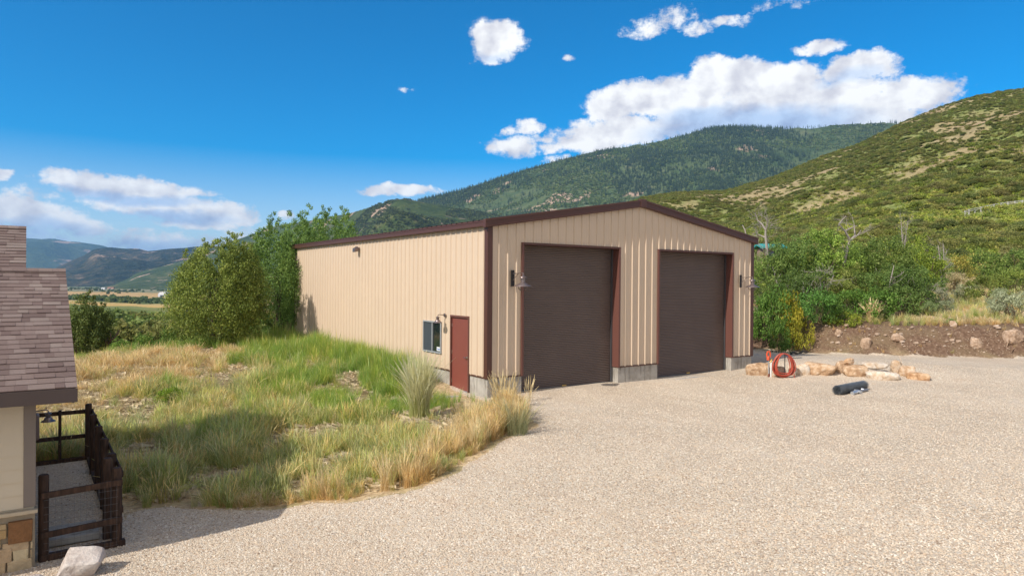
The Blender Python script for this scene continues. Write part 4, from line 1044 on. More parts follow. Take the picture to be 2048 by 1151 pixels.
# ------------------------------------------------------------------ foliage builders
def rand_unit(n):
    v = RNG.normal(size=(n, 3)); return v/np.linalg.norm(v, axis=1, keepdims=True)
def leaf_quads(P, N, size, aspect=1.0, up=None):
    """diamond leaves at P with normals N; up = preferred long axis"""
    n = len(P); a = rand_unit(n) if up is None else up+.35*rand_unit(n)
    a = a-N*(a*N).sum(1, keepdims=True); a /= np.linalg.norm(a, axis=1, keepdims=True)+1e-9
    b = np.cross(N, a); s = size*RNG.uniform(.6, 1.3, (n, 1)); w = s/aspect
    V = np.stack([P-a*s*.5, P+b*w*.4, P+a*s*.5, P-b*w*.4], 1).reshape(-1, 3)
    return V, np.arange(4*n).reshape(n, 4)
def crown(name, blobs, per, size, aspect=1.3, upright=0., shell=.55, mat=None):
    """blobs: (x,y,z,r,weight) -> one mesh of loose leaves"""
    Ps = []; Ns = []; U = []; R = []
    for (x, y, z, r, w) in blobs:
        n = max(4, int(per*w)); d = rand_unit(n); rr = r*(shell+(1-shell)*RNG.random((n, 1))**.6)*RNG.uniform(.8, 1.1, (n, 1))
        p = np.array([x, y, z])+d*rr*np.array([1, 1, .9]); Ps.append(p)
        nrm = d*.7+rand_unit(n)*.8+np.array([0, 0, .35]); Ns.append(nrm/np.linalg.norm(nrm, axis=1, keepdims=True))
        u = d*.8+np.array([0, 0, upright]); U.append(u)
        R.append(np.clip(RNG.normal(RNG.uniform(.3, .7), .2, n), 0, 1))
    P = np.concatenate(Ps); N = np.concatenate(Ns); U = np.concatenate(U); R = np.concatenate(R)
    V, Fq = leaf_quads(P, N, size, aspect, U if upright else None)
    return np_mesh(name, V, Fq, attrs={'rnd': ('FACE', R)})
def branches(b, p, d, L, r, depth, rr, spread=.6, ends=None, n=(2, 3), curl=.25, taper=.62, minr=.004):
    pts = [Vector(p)]; rads = [r]; d = Vector(d).normalized(); k = 4
    for i in range(k):
        d = (d+Vector((rr.uniform(-curl, curl), rr.uniform(-curl, curl), rr.uniform(-curl, curl)*.6+.04))).normalized()
        pts.append(pts[-1]+d*L/k); rads.append(max(minr, r*(1-(1-taper)*(i+1)/k)))
    b.tube(pts, rads, 6 if r > .03 else 4, cap=False)
    if depth <= 0:
        if ends is not None: ends.append((pts[-1], d))
        return
    for i in range(rr.randint(*n)):
        at = rr.choice((2, 3, 4)); a = Vector((rr.gauss(0, 1), rr.gauss(0, 1), rr.gauss(.2, .6))).normalized()
        branches(b, pts[at], (d*(1-spread*.5)+a*spread), L*rr.uniform(.55, .8), rads[at]*.8, depth-1, rr, spread, ends, n, curl, taper, minr)
    branches(b, pts[-1], d, L*rr.uniform(.6, .8), rads[-1]*.95, depth-1, rr, spread, ends, n, curl, taper, minr)
M_bark = simple('bark', (.12,.085,.06), .9, .35, 8, bump=.02, bscale=25)
M_grey = simple('grey_bark', (.30,.27,.24), .9, .3, 8, bump=.01, bscale=30)
M_oak = leaf_mat('oak_leaf', [(0, (.05,.08,.022)), (.35, (.095,.15,.038)), (.65, (.155,.225,.06)), (1, (.25,.3,.11))], .38)
M_jun = leaf_mat('juniper_leaf', [(0, (.05,.075,.022)), (.4, (.115,.16,.048)), (.7, (.19,.245,.072)), (1, (.29,.32,.12))], .32)
M_sage = leaf_mat('sage_leaf', [(0, (.17,.185,.115)), (.5, (.31,.32,.22)), (1, (.46,.46,.35))], .25)
# oak tree prototypes (about 4 m high)
def oak_meshes(seed, H=4.0, W=2.0, per=130):
    rr = random.Random(seed); b = MB(); ends = []
    for k in range(rr.randint(3, 5)):
        a = rr.uniform(0, 2*pi)
        branches(b, (math.cos(a)*.12, math.sin(a)*.12, -.25), (math.cos(a)*.35, math.sin(a)*.35, 1), H*.34, .06, 3, rr, .75, ends, (1, 2), .3, .7)
    bl = []
    for k in range(70):
        a = rr.uniform(0, 2*pi); e = rr.uniform(-.75, 1); q = rr.uniform(.55, 1.0)
        rad = math.sqrt(max(0, 1-e*e)) if e > 0 else 1-.25*abs(e)
        bl.append((math.cos(a)*rad*W*q, math.sin(a)*rad*W*q, H*.55+e*H*.40*q, rr.uniform(.22, .48), rr.uniform(.5, 1.3)))
    for p, d in ends[::2]: bl.append((p.x, p.y, min(p.z, H), rr.uniform(.2, .35), .6))
    return b, crown('crown', bl, per, .105, 1.25), H
def make_proto(fn): return fn
OAKS = []
for sd in (11, 12, 13, 14):
    b, cm, H = oak_meshes(sd)
    t_ = bpy.data.meshes.new('trunk'); t_.from_pydata(b.v, [], b.f); t_.update(); OAKS.append((t_, cm, H, 2.2))
def shrub_mesh(seed, H=1.4, W=1.0, per=110, leaf=.075, nb=34, aspect=1.3, upright=0):
    rr = random.Random(seed); bl = []
    for k in range(nb):
        a = rr.uniform(0, 2*pi); e = rr.uniform(-.3, 1); rad = math.sqrt(max(0, 1-e*e))*rr.uniform(.5, 1)
        bl.append((math.cos(a)*rad*W, math.sin(a)*rad*W, H*.42+e*H*.5*rr.uniform(.7, 1), rr.uniform(.14, .30)*W, rr.uniform(.5, 1.2)))
    b = MB(); 
    for k in range(7):
        a = rr.uniform(0, 2*pi); branches(b, (0, 0, -.1), (math.cos(a)*.8, math.sin(a)*.8, 1), H*.4, .018, 2, rr, .7, None, (1, 2), .3)
    t_ = bpy.data.meshes.new('stems'); t_.from_pydata(b.v, [], b.f); t_.update()
    return t_, crown('foliage', bl, per, leaf, aspect, upright), H, W*1.15
SHRUBS = [shrub_mesh(s) for s in (21, 22, 23)]
SAGES = [shrub_mesh(s, 1.0, .8, 130, .09, 30, 3.0, 1.2) for s in (31, 32)]
def plant(name, proto, px, D, top, wpx, label, cat, leaf, tint=(1, 1, 1), group=None, bark=None, parts=('trunk', 'crown'), base=None, zoff=0.):
    G = at_depth(px, 560, D); z = hz(G[0], G[1])+zoff
    if base is not None: z = at_depth(px, base, D)[2]
    ztop = at_depth(px, top, D)[2]; h = max(.3, ztop-z); w = wpx/F*D/2
    e = empty(name, (G[0], G[1], z), random.uniform(0, 6.28), label, cat, group)
    e.scale = (w/proto[3], w/proto[3], h/proto[2])
    for nm, me, mt in ((parts[0], proto[0], bark or M_bark), (parts[1], proto[1], leaf)):
        o = mesh_obj(nm, me, None, e)
        if not len(me.materials): me.materials.append(None)
        o.material_slots[0].link = 'OBJECT'; o.material_slots[0].material = mt
        o.color = (*tint, 1)
    return e
G1 = 'oak trees along the top of the dirt bank'
DK, MD, BR_, YG, OL, BN = (1.15,1.2,1.05), (1.5,1.45,1.15), (1.8,1.75,1.15), (2.2,1.95,.95), (2.1,1.7,1.45), (2.4,1.5,1.15)
TREES = [(1545,37,492,120,MD,'oak at the left end of the thicket, just right of the garage roof corner'),
 (1588,37.5,456,120,DK,'tall dark oak right of the bare white snag'),(1648,38,446,150,BR_,'tall bright green oak left of the forked grey snag'),
 (1605,35,525,130,DK,'dark oak in front of the tall pair at the left of the thicket'),(1668,35.5,545,110,OL,'greyish olive oak with bare twigs in mid thicket'),
 (1715,39,476,120,MD,'oak behind the forked grey snag'),(1765,38.5,462,140,MD,'broad oak right of the forked grey snag'),(1822,40,456,120,YG,'yellow-green topped oak at the right end of the thicket'),
 (1748,36,530,120,DK,'dark oak with a pale leaning stem in front'),(1800,37,520,130,DK,'dark rounded oak at the right front of the thicket'),
 (1700,36.5,520,100,OL,'olive oak with grey dead twigs below the forked snag'),(1850,43,486,90,MD,'small oak just beyond the right end of the thicket'),
 (1530,35.5,560,80,MD,'low oak beside the garage side wall')]
for i, (px, D, top, w, tint, lb) in enumerate(TREES):
    plant('oak_tree', OAKS[i % 4], px, D, top, w*1.05, lb, 'tree', M_oak, tint, G1, M_grey if i % 3 == 0 else M_bark)
G2 = 'green shrubs at the foot of the thicket'
GB = (1.0,1.25,.75)
LOW = [(1524,33.2,590,60,GB,'low leafy shrub against the garage corner above the shaded bank'),(1555,33,572,80,GB,'bright leafy shrub left of the yellow-leaved one'),
 (1582,32.6,588,60,(3.2,2.0,.7),'yellow-leaved shrub in the row above the bank'),(1600,32.3,620,55,(2.6,1.7,.7),'low yellowing shrub spilling down the bank face'),
 (1632,33,580,90,(.8,1.15,.8),'deep green shrub right of the yellow-leaved one'),(1660,33.5,590,70,GB,'glossy green shrub left of the pale rabbitbrush'),
 (1706,34.5,582,90,GB,'green shrub behind the tall straw tuft'),(1752,35,580,90,GB,'green shrub right of the straw tuft at the thicket foot'),
 (1800,36,575,90,DK,'dark shrub at the right foot of the thicket'),(1836,37,572,70,DK,'round dark shrub left of the grey sage'),
 (1694,33.4,628,60,(2.6,2.1,1.0),'pale yellow-green rabbitbrush on the bank top'),(1664,33.2,640,40,(2.4,1.9,.9),'small yellow-green bush left of the rabbitbrush'),
 (1560,31.8,640,50,GB,'trailing green shrub over the shaded bank')]
for i, (px, D, top, w, tint, lb) in enumerate(LOW):
    plant('leafy_shrub', SHRUBS[i % 3], px, D-1.0, top-8, w*1.25, lb, 'shrub', M_oak, tint, G2, parts=('stems', 'foliage'), zoff=-.35)
G3 = 'sagebrush and brush on the slope right of the thicket'
SLP_ = [(2026,33,578,100,'big silver-green sagebrush at the right edge of the bank',SAGES,M_sage,(1,1.05,.9)),(1880,38,572,60,'grey sagebrush right of the thicket',SAGES,M_sage,(1.1,1.1,1.05)),
 (1908,50,540,90,'tan seed-topped brush right of the thicket',SAGES,M_sage,(1.3,1.05,.8)),(1975,41,545,110,'broad olive bush left of the silver sagebrush',SHRUBS,M_oak,(1.9,1.6,1.2)),
 (2030,46,530,90,'olive bush behind the silver sagebrush',SHRUBS,M_oak,(1.7,1.5,1.1)),(1915,56,505,90,'brown-leaved oak bush on the slope',SHRUBS,M_oak,BN),(1880,54,495,60,'dark oak bush behind the thicket end',SHRUBS,M_oak,MD),
 (1965,60,495,110,'green oak bush on the mid slope',SHRUBS,M_oak,(1.4,1.35,1.0)),(2035,64,495,80,'green oak bush at the right edge of the mid slope',SHRUBS,M_oak,(1.3,1.3,1.0)),
 (1890,36,600,40,'short grey-green sage clump at the bank top',SAGES,M_sage,(.9,1,.8)),(1935,44,565,60,'pale sage clump in the yellow grass',SAGES,M_sage,(1.2,1.2,1)),(1903,31.5,655,30,'small yellow-green weed clump on the bank',SAGES,M_sage,(.9,1.1,.5)),
 (1860,34.2,600,36,'grey-green weed clump where the thicket ends',SAGES,M_sage,(.8,1,.6)),(2000,38,575,60,'sage clump left of the silver sagebrush',SAGES,M_sage,(.9,1,.8))]
for i, (px, D, top, w, lb, pr, mt, tint) in enumerate(SLP_):
    plant('slope_bush', pr[i % len(pr)], px, D, top, w, lb, 'shrub', mt, tint, G3, parts=('stems', 'foliage'))
# dead snags
M_snag = simple('dead_wood', (.31,.27,.24), .85, .3, 12)
def snag(px, D, base, path, label, seed, twigs=2, r=.09, spread=.7):
    """path: picture points of the main limb at depth D"""
    rr = random.Random(seed); G = at_depth(px, base, D); b = MB()
    for limb in path:
        pts = [Vector(at_depth(x, y, D+dd)-G) for x, y, dd in limb[1]]; n = len(pts)
        b.tube(pts, [limb[0]*(1-.65*i/(n-1)) for i in range(n)], 7)
        for i in range(1, n):
            for _ in range(twigs):
                a = Vector((rr.gauss(0, 1), rr.gauss(0, 1), rr.gauss(.5, .6)))
                branches(b, pts[i-1].lerp(pts[i], rr.random()), a, rr.uniform(.25, .6), .014, 2, rr, spread, None, (1, 2), .35, .6, .005)
    o = b.build('dead_tree', M_snag, None, smooth=True); o.location = G
    return tag(o, label, 'dead tree', 'bare dead trees in the thicket')
snag(1690, 37, 570, [(.10, [(1686,570,0),(1690,515,0),(1700,480,0),(1690,462,-.2),(1678,449,-.3)]), (.07, [(1702,480,0),(1710,470,.3),(1708,450,.4)]), (.05, [(1690,462,-.2),(1702,456,0),(1714,451,.2)]), (.04, [(1678,449,-.3),(1684,440,0),(1692,432,.2)]),(.04, [(1700,482,0),(1715,470,.3),(1722,460,.5)])], 'forked grey dead tree rising above the middle of the thicket', 3, 1)
snag(1536, 40, 560, [(.11, [(1536,560,0),(1534,500,0),(1531,470,0),(1531,457,0)]), (.06, [(1531,459,0),(1524,448,.2),(1515,440,.3),(1510,425,.4)]), (.05, [(1532,460,0),(1535,450,-.2),(1533,436,-.3)]), (.05, [(1533,476,0),(1520,470,.3),(1508,472,.5)])], 'bare white dead tree just right of the garage roof corner', 5, 3)
snag(1494, 42, 540, [(.06, [(1497,540,0),(1494,480,0),(1490,460,0),(1485,450,.2)])], 'small bare dead stem peeking above the garage roof edge', 6, 1)
snag(1885, 40, 560, [(.05, [(1882,560,0),(1880,520,0),(1876,490,.2)]), (.04, [(1884,560,.2),(1888,520,.3),(1886,488,.4)])], 'grey twiggy dead bush at the right end of the thicket', 8, 5)
snag(1806, 60, 500, [(.06, [(1806,500,0),(1804,470,0),(1802,440,0)]), (.05, [(1808,500,0),(1812,470,0),(1816,442,0)])], 'purple-grey dead bush on the slope behind the thicket', 9, 7)
snag(1780, 35.2, 600, [(.045, [(1776,603,0),(1780,565,0),(1788,530,.2)])], 'thin pale leaning dead stem in front of the dark oaks', 10, 1)
snag(1645, 34.6, 600, [(.03, [(1645,590,0),(1640,560,0),(1632,535,.2)]), (.03, [(1650,590,0),(1660,565,0),(1668,550,.2)])], 'tangle of grey dead twigs low in the thicket', 12, 5)
# ------------------------------------------------------------------ junipers on the left
def juniper(name, px, D, base, top, wpx, label, seed, nsp, tint, per=95, lean=0, hollow=.38, jit=.16):
    rr = random.Random(seed); G = at_depth(px, base, D); gz = hz(G[0], G[1]); G = np.array([G[0], G[1], gz])
    H = at_depth(px, top, D)[2]-gz; W = wpx/F*D/2
    e = empty(name, tuple(G), 0, label, 'tree', 'junipers around the garage')
    b = MB(); ends = []
    for k in range(4):
        a = rr.uniform(0, 2*pi); branches(b, (math.cos(a)*.08, math.sin(a)*.08, -.3), (math.cos(a)*.4+lean, math.sin(a)*.4, 1), H*.24, .09, 3, rr, .6, ends, (1, 2), .25, .7)
    b.build('trunk', M_bark, e, smooth=True)
    bl = []
    for k in range(nsp):     # ascending plumes, each a chain of tufts narrowing to a tip
        a = rr.uniform(0, 2*pi); q = math.sqrt(rr.uniform(.0, 1)); x0 = math.cos(a)*q*W*.62+lean*H*.2; y0 = math.sin(a)*q*W*.62
        zt = H*(1-hollow*q*q)*rr.uniform(.74, .99); zb = H*rr.uniform(.06, .35)*(1-.4*q)
        n = 15; ox, oy = math.cos(a)*W*.38, math.sin(a)*W*.38
        for i in range(n):
            f_ = 1-(1-i/(n-1))**1.4; rad = (.33*math.sin(pi*min(1, .22+f_*.66))+.02)*rr.uniform(.7, 1.25)*(W/1.6)**.5*(1 if f_ < .85 else .8)
            sw = math.sin(pi*(.15+.75*f_))
            bl.append((x0+ox*sw*.9+rr.uniform(-jit, jit), y0+oy*sw*.9+rr.uniform(-jit, jit), zb+(zt-zb)*f_, rad, .12+rad*1.6))
    c = crown('crown', bl, per, .10, 2.3, 1.1, .3)
    o = mesh_obj('crown', c, M_jun, e); o.color = (*tint, 1)
    return e
juniper('juniper_tree', 440, 29, 700, 445, 190, 'large olive-green juniper standing alone in the grass left of the garage', 53, 70, (1.5,1.42,.95), 130, 0, .3, .3)
juniper('juniper_tree', 572, 34, 665, 410, 180, 'blue-green juniper touching the far left corner of the garage', 42, 54, (1.25,1.5,1.1), 175, 0, .2, .25)
juniper('juniper_tree', 650, 38, 650, 396, 175, 'blue-green juniper rising behind the garage eave', 43, 54, (1.25,1.5,1.1), 175, 0, .12, .25)
juniper('juniper_tree', 178, 30, 705, 566, 84, 'small dark juniper beside the shingle roof edge', 44, 26, (.85,.85,.7), 130)
plant('leafy_bush', SHRUBS[0], 345, 19.3, 772, 70, 'bright green leafy bush alone in the dry grass', 'shrub', M_oak, (1.9,1.9,.7), None, parts=('stems', 'foliage'), zoff=-.05)
G4 = 'young leafy shrubs along the grass crest'
for px, D, top, w, lb in ((235,34,672,60,'low leafy shrub right of the small dark juniper'),(290,36,664,70,'leafy shrub in mid crest between the two junipers'),(338,33,655,60,'taller leafy shrub left of the large juniper'),(262,33,684,40,'smallest leafy shrub on the grass crest'),(370,33,668,50,'leafy shrub at the left foot of the large juniper')):
    plant('crest_shrub', SHRUBS[int(px) % 3], px, D, top, w, lb, 'shrub', M_oak, (1.3,1.4,.9), G4, parts=('stems', 'foliage'))
# ------------------------------------------------------------------ instanced ground cover
def lib(name, meshes, mat, tints=None):
    c = bpy.data.collections.new(name)
    for i, me in enumerate(meshes):
        if not len(me.materials): me.materials.append(mat)
        o = bpy.data.objects.new(name, me); c.objects.link(o)
        if tints: o.color = (*tints[i % len(tints)], 1)
    return c
def scatter(name, P, coll, ncoll, scale, kind='stuff', tilt=0., rz=None, sz=None, mat=None):
    n = len(P); me = bpy.data.meshes.new(name); me.vertices.add(n); me.vertices.foreach_set('co', np.asarray(P, np.float32).ravel())
    rot = np.stack([RNG.normal(0, tilt, n) if tilt else np.zeros(n), RNG.normal(0, tilt, n) if tilt else np.zeros(n), RNG.uniform(0, 2*pi, n) if rz is None else rz], 1).astype(np.float32)
    a = me.attributes.new('rot', 'FLOAT_VECTOR', 'POINT'); a.data.foreach_set('vector', rot.ravel())
    scale = np.asarray(scale, np.float32); s3 = np.stack([scale, scale, scale if sz is None else sz], 1).astype(np.float32)
    a = me.attributes.new('scl', 'FLOAT_VECTOR', 'POINT'); a.data.foreach_set('vector', s3.ravel())
    a = me.attributes.new('pick', 'INT', 'POINT'); a.data.foreach_set('value', RNG.integers(0, ncoll, n).astype(np.int32))
    o = mesh_obj(name, me); tag(o, kind=kind)
    ng = bpy.data.node_groups.new(name, 'GeometryNodeTree')
    ng.interface.new_socket('Geometry', in_out='INPUT', socket_type='NodeSocketGeometry'); ng.interface.new_socket('Geometry', in_out='OUTPUT', socket_type='NodeSocketGeometry')
    N = ng.nodes; gi = N.new('NodeGroupInput'); go = N.new('NodeGroupOutput'); ip = N.new('GeometryNodeInstanceOnPoints'); ci = N.new('GeometryNodeCollectionInfo')
    ci.inputs['Collection'].default_value = coll; ci.inputs['Separate Children'].default_value = True; ci.inputs['Reset Children'].default_value = True
    def na(an, ty):
        q = N.new('GeometryNodeInputNamedAttribute'); q.data_type = ty; q.inputs['Name'].default_value = an; return q.outputs['Attribute']
    L = ng.links; e2r = N.new('FunctionNodeEulerToRotation')
    L.new(gi.outputs[0], ip.inputs['Points']); L.new(ci.outputs[0], ip.inputs['Instance']); ip.inputs['Pick Instance'].default_value = True
    L.new(na('pick', 'INT'), ip.inputs['Instance Index']); L.new(na('rot', 'FLOAT_VECTOR'), e2r.inputs[0]); L.new(e2r.outputs[0], ip.inputs['Rotation']); L.new(na('scl', 'FLOAT_VECTOR'), ip.inputs['Scale'])
    L.new(ip.outputs[0], go.inputs[0])
    md = o.modifiers.new('instances', 'NODES'); md.node_group = ng
    return o
def tuft(name, nb, h, spread, width, lean=.35, seed=0, heads=0., curve=.5):
    """one clump of curved grass blades, optionally with seed heads"""
    rg = np.random.default_rng(seed); V = []; Fq = []; R = []
    k = 4
    for i in range(nb):
        a = rg.uniform(0, 2*pi); q = spread*math.sqrt(rg.random()); x0, y0 = q*math.cos(a), q*math.sin(a)
        la = a+rg.normal(0, .8); ln = abs(rg.normal(0, lean)); hh = h*rg.uniform(.5, 1.1); dx, dy = math.cos(la), math.sin(la)
        px_, py_ = -dy, dx; n0 = len(V); rv = rg.random(); head = rg.random() < heads
        if head: hh *= 1.2
        ta = rg.uniform(0, pi); sx_, sy_ = math.cos(ta), math.sin(ta)
        for j in range(k+1):
            f_ = j/k; out = hh*ln*(f_**(1+curve*2)); z = hh*f_*(1-.22*ln*f_)
            w = width*(1-f_**2*.85)*.5
            if head and j >= k-1: w = width*(1.5 if j == k-1 else .5)
            V.append((x0+dx*out-sx_*w, y0+dy*out-sy_*w, z)); V.append((x0+dx*out+sx_*w, y0+dy*out+sy_*w, z))
        for j in range(k):
            Fq.append((n0+2*j, n0+2*j+1, n0+2*j+3, n0+2*j+2)); R.append(rv if not (head and j >= k-2) else min(1, .8+.2*rv))
    return np_mesh(name, np.array(V), np.array(Fq), attrs={'rnd': ('FACE', np.array(R))})
M_gdry = leaf_mat('dry_grass', [(0, (.48,.31,.13)), (.35, (.67,.48,.22)), (.7, (.76,.6,.32)), (1, (.84,.72,.45))], .42, tints=[(1,1,1),(1.05,.95,.85),(.9,.84,.75),(1.1,1.06,1),(.8,.7,.56),(1,.88,.66),(.72,.82,.5)])
M_gmix = leaf_mat('mixed_grass', [(0, (.22,.27,.07)), (.3, (.37,.41,.12)), (.6, (.56,.52,.22)), (1, (.76,.64,.36))], .44, tints=[(1,1,1),(.8,.95,.8),(1.1,1.05,.9),(.72,.9,.75),(1.15,1.0,.75),(.92,1.1,.65)])
M_ggrn = leaf_mat('green_grass', [(0, (.15,.24,.04)), (.4, (.27,.41,.07)), (.75, (.41,.51,.13)), (1, (.58,.56,.27))], .45, tints=[(1,1,1),(.82,1,.85),(1.25,1.12,.8),(1,1.05,.65),(1.4,1.2,.95),(.75,.9,.8)])
DRY = lib('dry_tuft', [tuft('dry_tuft', 60, .42, .10, .0052, .42, s, .22) for s in range(6)], M_gdry)
MIX = lib('mixed_tuft', [tuft('mixed_tuft', 60, .5, .09, .0052, .32, 10+s, .14) for s in range(6)], M_gmix)
GRN = lib('green_tuft', [tuft('green_tuft', 60, .55, .10, .006, .38, 20+s, .03) for s in range(5)], M_ggrn)
TALL = lib('tall_tuft', [tuft('tall_tuft', 42, .85, .10, .0052, .2, 40+s, .55, .7) for s in range(5)], M_gdry)
def litter(seed):
    rg = np.random.default_rng(seed); V = []; Fq = []; R = []
    for i in range(70):
        a = rg.uniform(0, 2*pi); q = .28*math.sqrt(rg.random()); x, y = q*math.cos(a), q*math.sin(a); b_ = rg.uniform(0, 2*pi); L = rg.uniform(.08, .3); z = rg.uniform(.01, .06)
        c, s = math.cos(b_)*L, math.sin(b_)*L; w = .0016; n0 = len(V)
        V += [(x-s/L*w, y+c/L*w, z), (x+s/L*w, y-c/L*w, z), (x+c+s/L*w, y+s-c/L*w, max(.01, z+rg.uniform(-.04, .06))), (x+c-s/L*w, y+s+c/L*w, max(.01, z+rg.uniform(-.04, .06)))]
        Fq.append((n0, n0+1, n0+2, n0+3)); R.append(rg.uniform(.2, 1))
    return np_mesh('straw_litter', np.array(V), np.array(Fq), attrs={'rnd': ('FACE', np.array(R))})
LIT = lib('straw_litter', [litter(60+s) for s in range(4)], leaf_mat('litter', [(0, (.36,.27,.16)), (.5, (.55,.44,.28)), (1, (.72,.62,.44))], .2))
GRASS_POLY = [(-9.1,1.65),(-9.1,-2.4),(-8.9,-2.6),(-8.33,-2.8),(-8.1,-3.1),(-7.42,-3.8),(-6.7,-4.25),(-6.4,-4.4),(-6.0,-5.1),(-5.36,-5.5),(-4.77,-5.6),(-3.55,-4.9),(-2.25,-4.1),(-1.25,-3.6),(-.8,-2.7),(-.55,-1.3),(-.25,-.4),(-.08,.3),(-.08,17),(2,18.5),(2,27),(-16,27),(-16,1.75)]
def grass():
    n = 85000
    x = RNG.uniform(-16, 2, n); y = RNG.uniform(-6, 27, n)
    keep = poly_in(x, y, GRASS_POLY)
    keep &= ~((x > -1.3) & (y > -1.6) & (y < .7) & (RNG.random(n) < .85))
    stoop = (x > -1.75) & (y > .65) & (y < 2.4); keep &= ~stoop
    # entry path stays short
    dcam = np.hypot(x-CP[0], y-CP[1]); keep &= RNG.random(n) < np.clip(15/dcam, .25, 1)
    cov = fbm(x*1.1, y*1.1, 201, 4); keep &= RNG.random(n) < np.clip((cov-.38)*5.5+.5*sst(2.6, 1.0, -x)*(y > 1), .06, 1)
    x = x[keep]; y = y[keep]; z, _ = heights(x, y); n = len(x)
    green = sst(6.0, 1.6, -x+.0*y)*sst(-2.5, 2.0, y)*1.05+.75*(fbm(x*.45, y*.45, 211, 3)-.5)*2
    green = np.maximum(green, .62*np.exp(-(((x+2)/2.0)**2+((y-19)/2.0)**2)))
    dryf = sst(6.0, 10.5, y-.6*(x+5))*.8+1.2*(fbm(x*.5+9, y*.5, 221, 3)-.5)
    edge = np.full(n, 9.)
    for (ax, ay), (bx, by) in zip(GRASS_POLY[5:18], GRASS_POLY[6:19]):
        t = np.clip(((x-ax)*(bx-ax)+(y-ay)*(by-ay))/((bx-ax)**2+(by-ay)**2), 0, 1); edge = np.minimum(edge, np.hypot(x-ax-t*(bx-ax), y-ay-t*(by-ay)))
    rg = RNG.random(n)
    isg = (green > .42+.35*(rg-.5)); isd = ~isg & ((dryf > .30+.5*(RNG.random(n)-.5)) | (edge < .5*RNG.random(n)))
    ism = ~isg & ~isd
    P = np.stack([x, y, z-.02], 1)
    hs = (.55+.75*fbm(x*1.6, y*1.6, 231, 3))*RNG.uniform(.65, 1.2, n)*np.clip(.55+edge*.6, .55, 1)
    low = 1-.3*sst(.35, .6, fbm(x*.8+3, y*.8, 241))
    hs *= low*np.where((x > -3.4) & (y < 1.6) & (y > -4.2), .62, 1)
    # beside the garage wall the grass is lush but low enough to leave the window clear
    scatter('green_grass', P[isg], GRN, 5, hs[isg]*.95, sz=(hs*np.where(x > -1.6, 1.75, 1.15))[isg], tilt=.12)
    scatter('dry_grass', P[isd], DRY, 6, hs[isd]*.95, tilt=.25)
    scatter('mixed_grass', P[ism], MIX, 6, hs[ism]*1.05, tilt=.15)
    # tall straw stalks along the gravel edge, thickest towards the garage corner
    m = 5200; i0 = RNG.integers(0, len(GRASS_POLY[8:18])-1, m); A_ = np.array(GRASS_POLY[8:18]); tt = RNG.random(m)[:, None]
    q = A_[i0]*(1-tt)+A_[i0+1]*tt; off = np.abs(RNG.normal(0, .45, m)); q = q+np.stack([-off*.45+RNG.normal(0, .2, m), off+.1], 1)
    k = poly_in(q[:, 0], q[:, 1], GRASS_POLY) & (q[:, 1] < -1.9) & (fbm(q[:, 0]*1.4, q[:, 1]*1.4, 251, 3) > .44)
    q = q[k]; k = RNG.random(len(q)) < np.clip(.06+.13*(q[:, 0]+5.5), .05, .6); q = q[k]
    zz, _ = heights(q[:, 0], q[:, 1]); sc = RNG.uniform(.32, .66, len(q))
    scatter('tall_straw_grass', np.stack([q[:, 0], q[:, 1], zz-.02], 1), TALL, 5, sc, tilt=.12)
    m = 5000; x = RNG.uniform(-11, 0, m); y = RNG.uniform(-6, 16, m); k = poly_in(x, y, GRASS_POLY) & poly_in(x-.3, y-.5, GRASS_POLY) & poly_in(x+.4, y-.5, GRASS_POLY); k &= ~((x > -2.2) & (y > -2.5) & (y < 2.6)); x = x[k]; y = y[k]; zz, _ = heights(x, y)
    scatter('straw_litter', np.stack([x, y, zz], 1), LIT, 4, RNG.uniform(.7, 1.3, len(x)), tilt=.05)
grass()
def bank_grass():
    n = 9000; px = RNG.uniform(1500, 2300, n); D = RNG.uniform(28, 60, n)
    d = fw[None]+RT[None]*((px-1024)/F)[:, None]; P = CP[None]+d*D[:, None]
    x, y = P[:, 0], P[:, 1]; s = bank_s(x, y); nz = fbm(x*.6, y*.6, 301, 3)
    top = (s > 1.7) & (RNG.random(n) < np.clip((nz-.3)*3, .15, .9)); face = (s > .1) & (s < 1.7) & (RNG.random(n) < .10+.35*(px < 1740))
    z, _ = heights(x, y); k = top | face
    pa = np.stack([x, y, z-.02], 1)
    yel = top & (fbm(x*.4+5, y*.4, 311, 3) > .45)
    scatter('bank_grass', pa[(k & ~yel)], DRY, 5, RNG.uniform(.4, .8, (k & ~yel).sum())*np.where(face[k & ~yel], .6, 1.2), tilt=.2)
    scatter('bank_green_grass', pa[yel], MIX, 5, RNG.uniform(.45, .9, yel.sum()), tilt=.15)
bank_grass()
M_feather = leaf_mat('feather_grass', [(0, (.38,.43,.12)), (.35, (.6,.62,.22)), (.7, (.8,.76,.38)), (1, (.88,.84,.56))], .5)
M_stalk = leaf_mat('straw_stalk', [(0, (.36,.25,.12)), (.5, (.55,.41,.2)), (1, (.7,.57,.33))], .35)
M_weed = leaf_mat('grey_weed', [(0, (.14,.17,.08)), (.5, (.27,.29,.14)), (1, (.48,.43,.24))], .35)
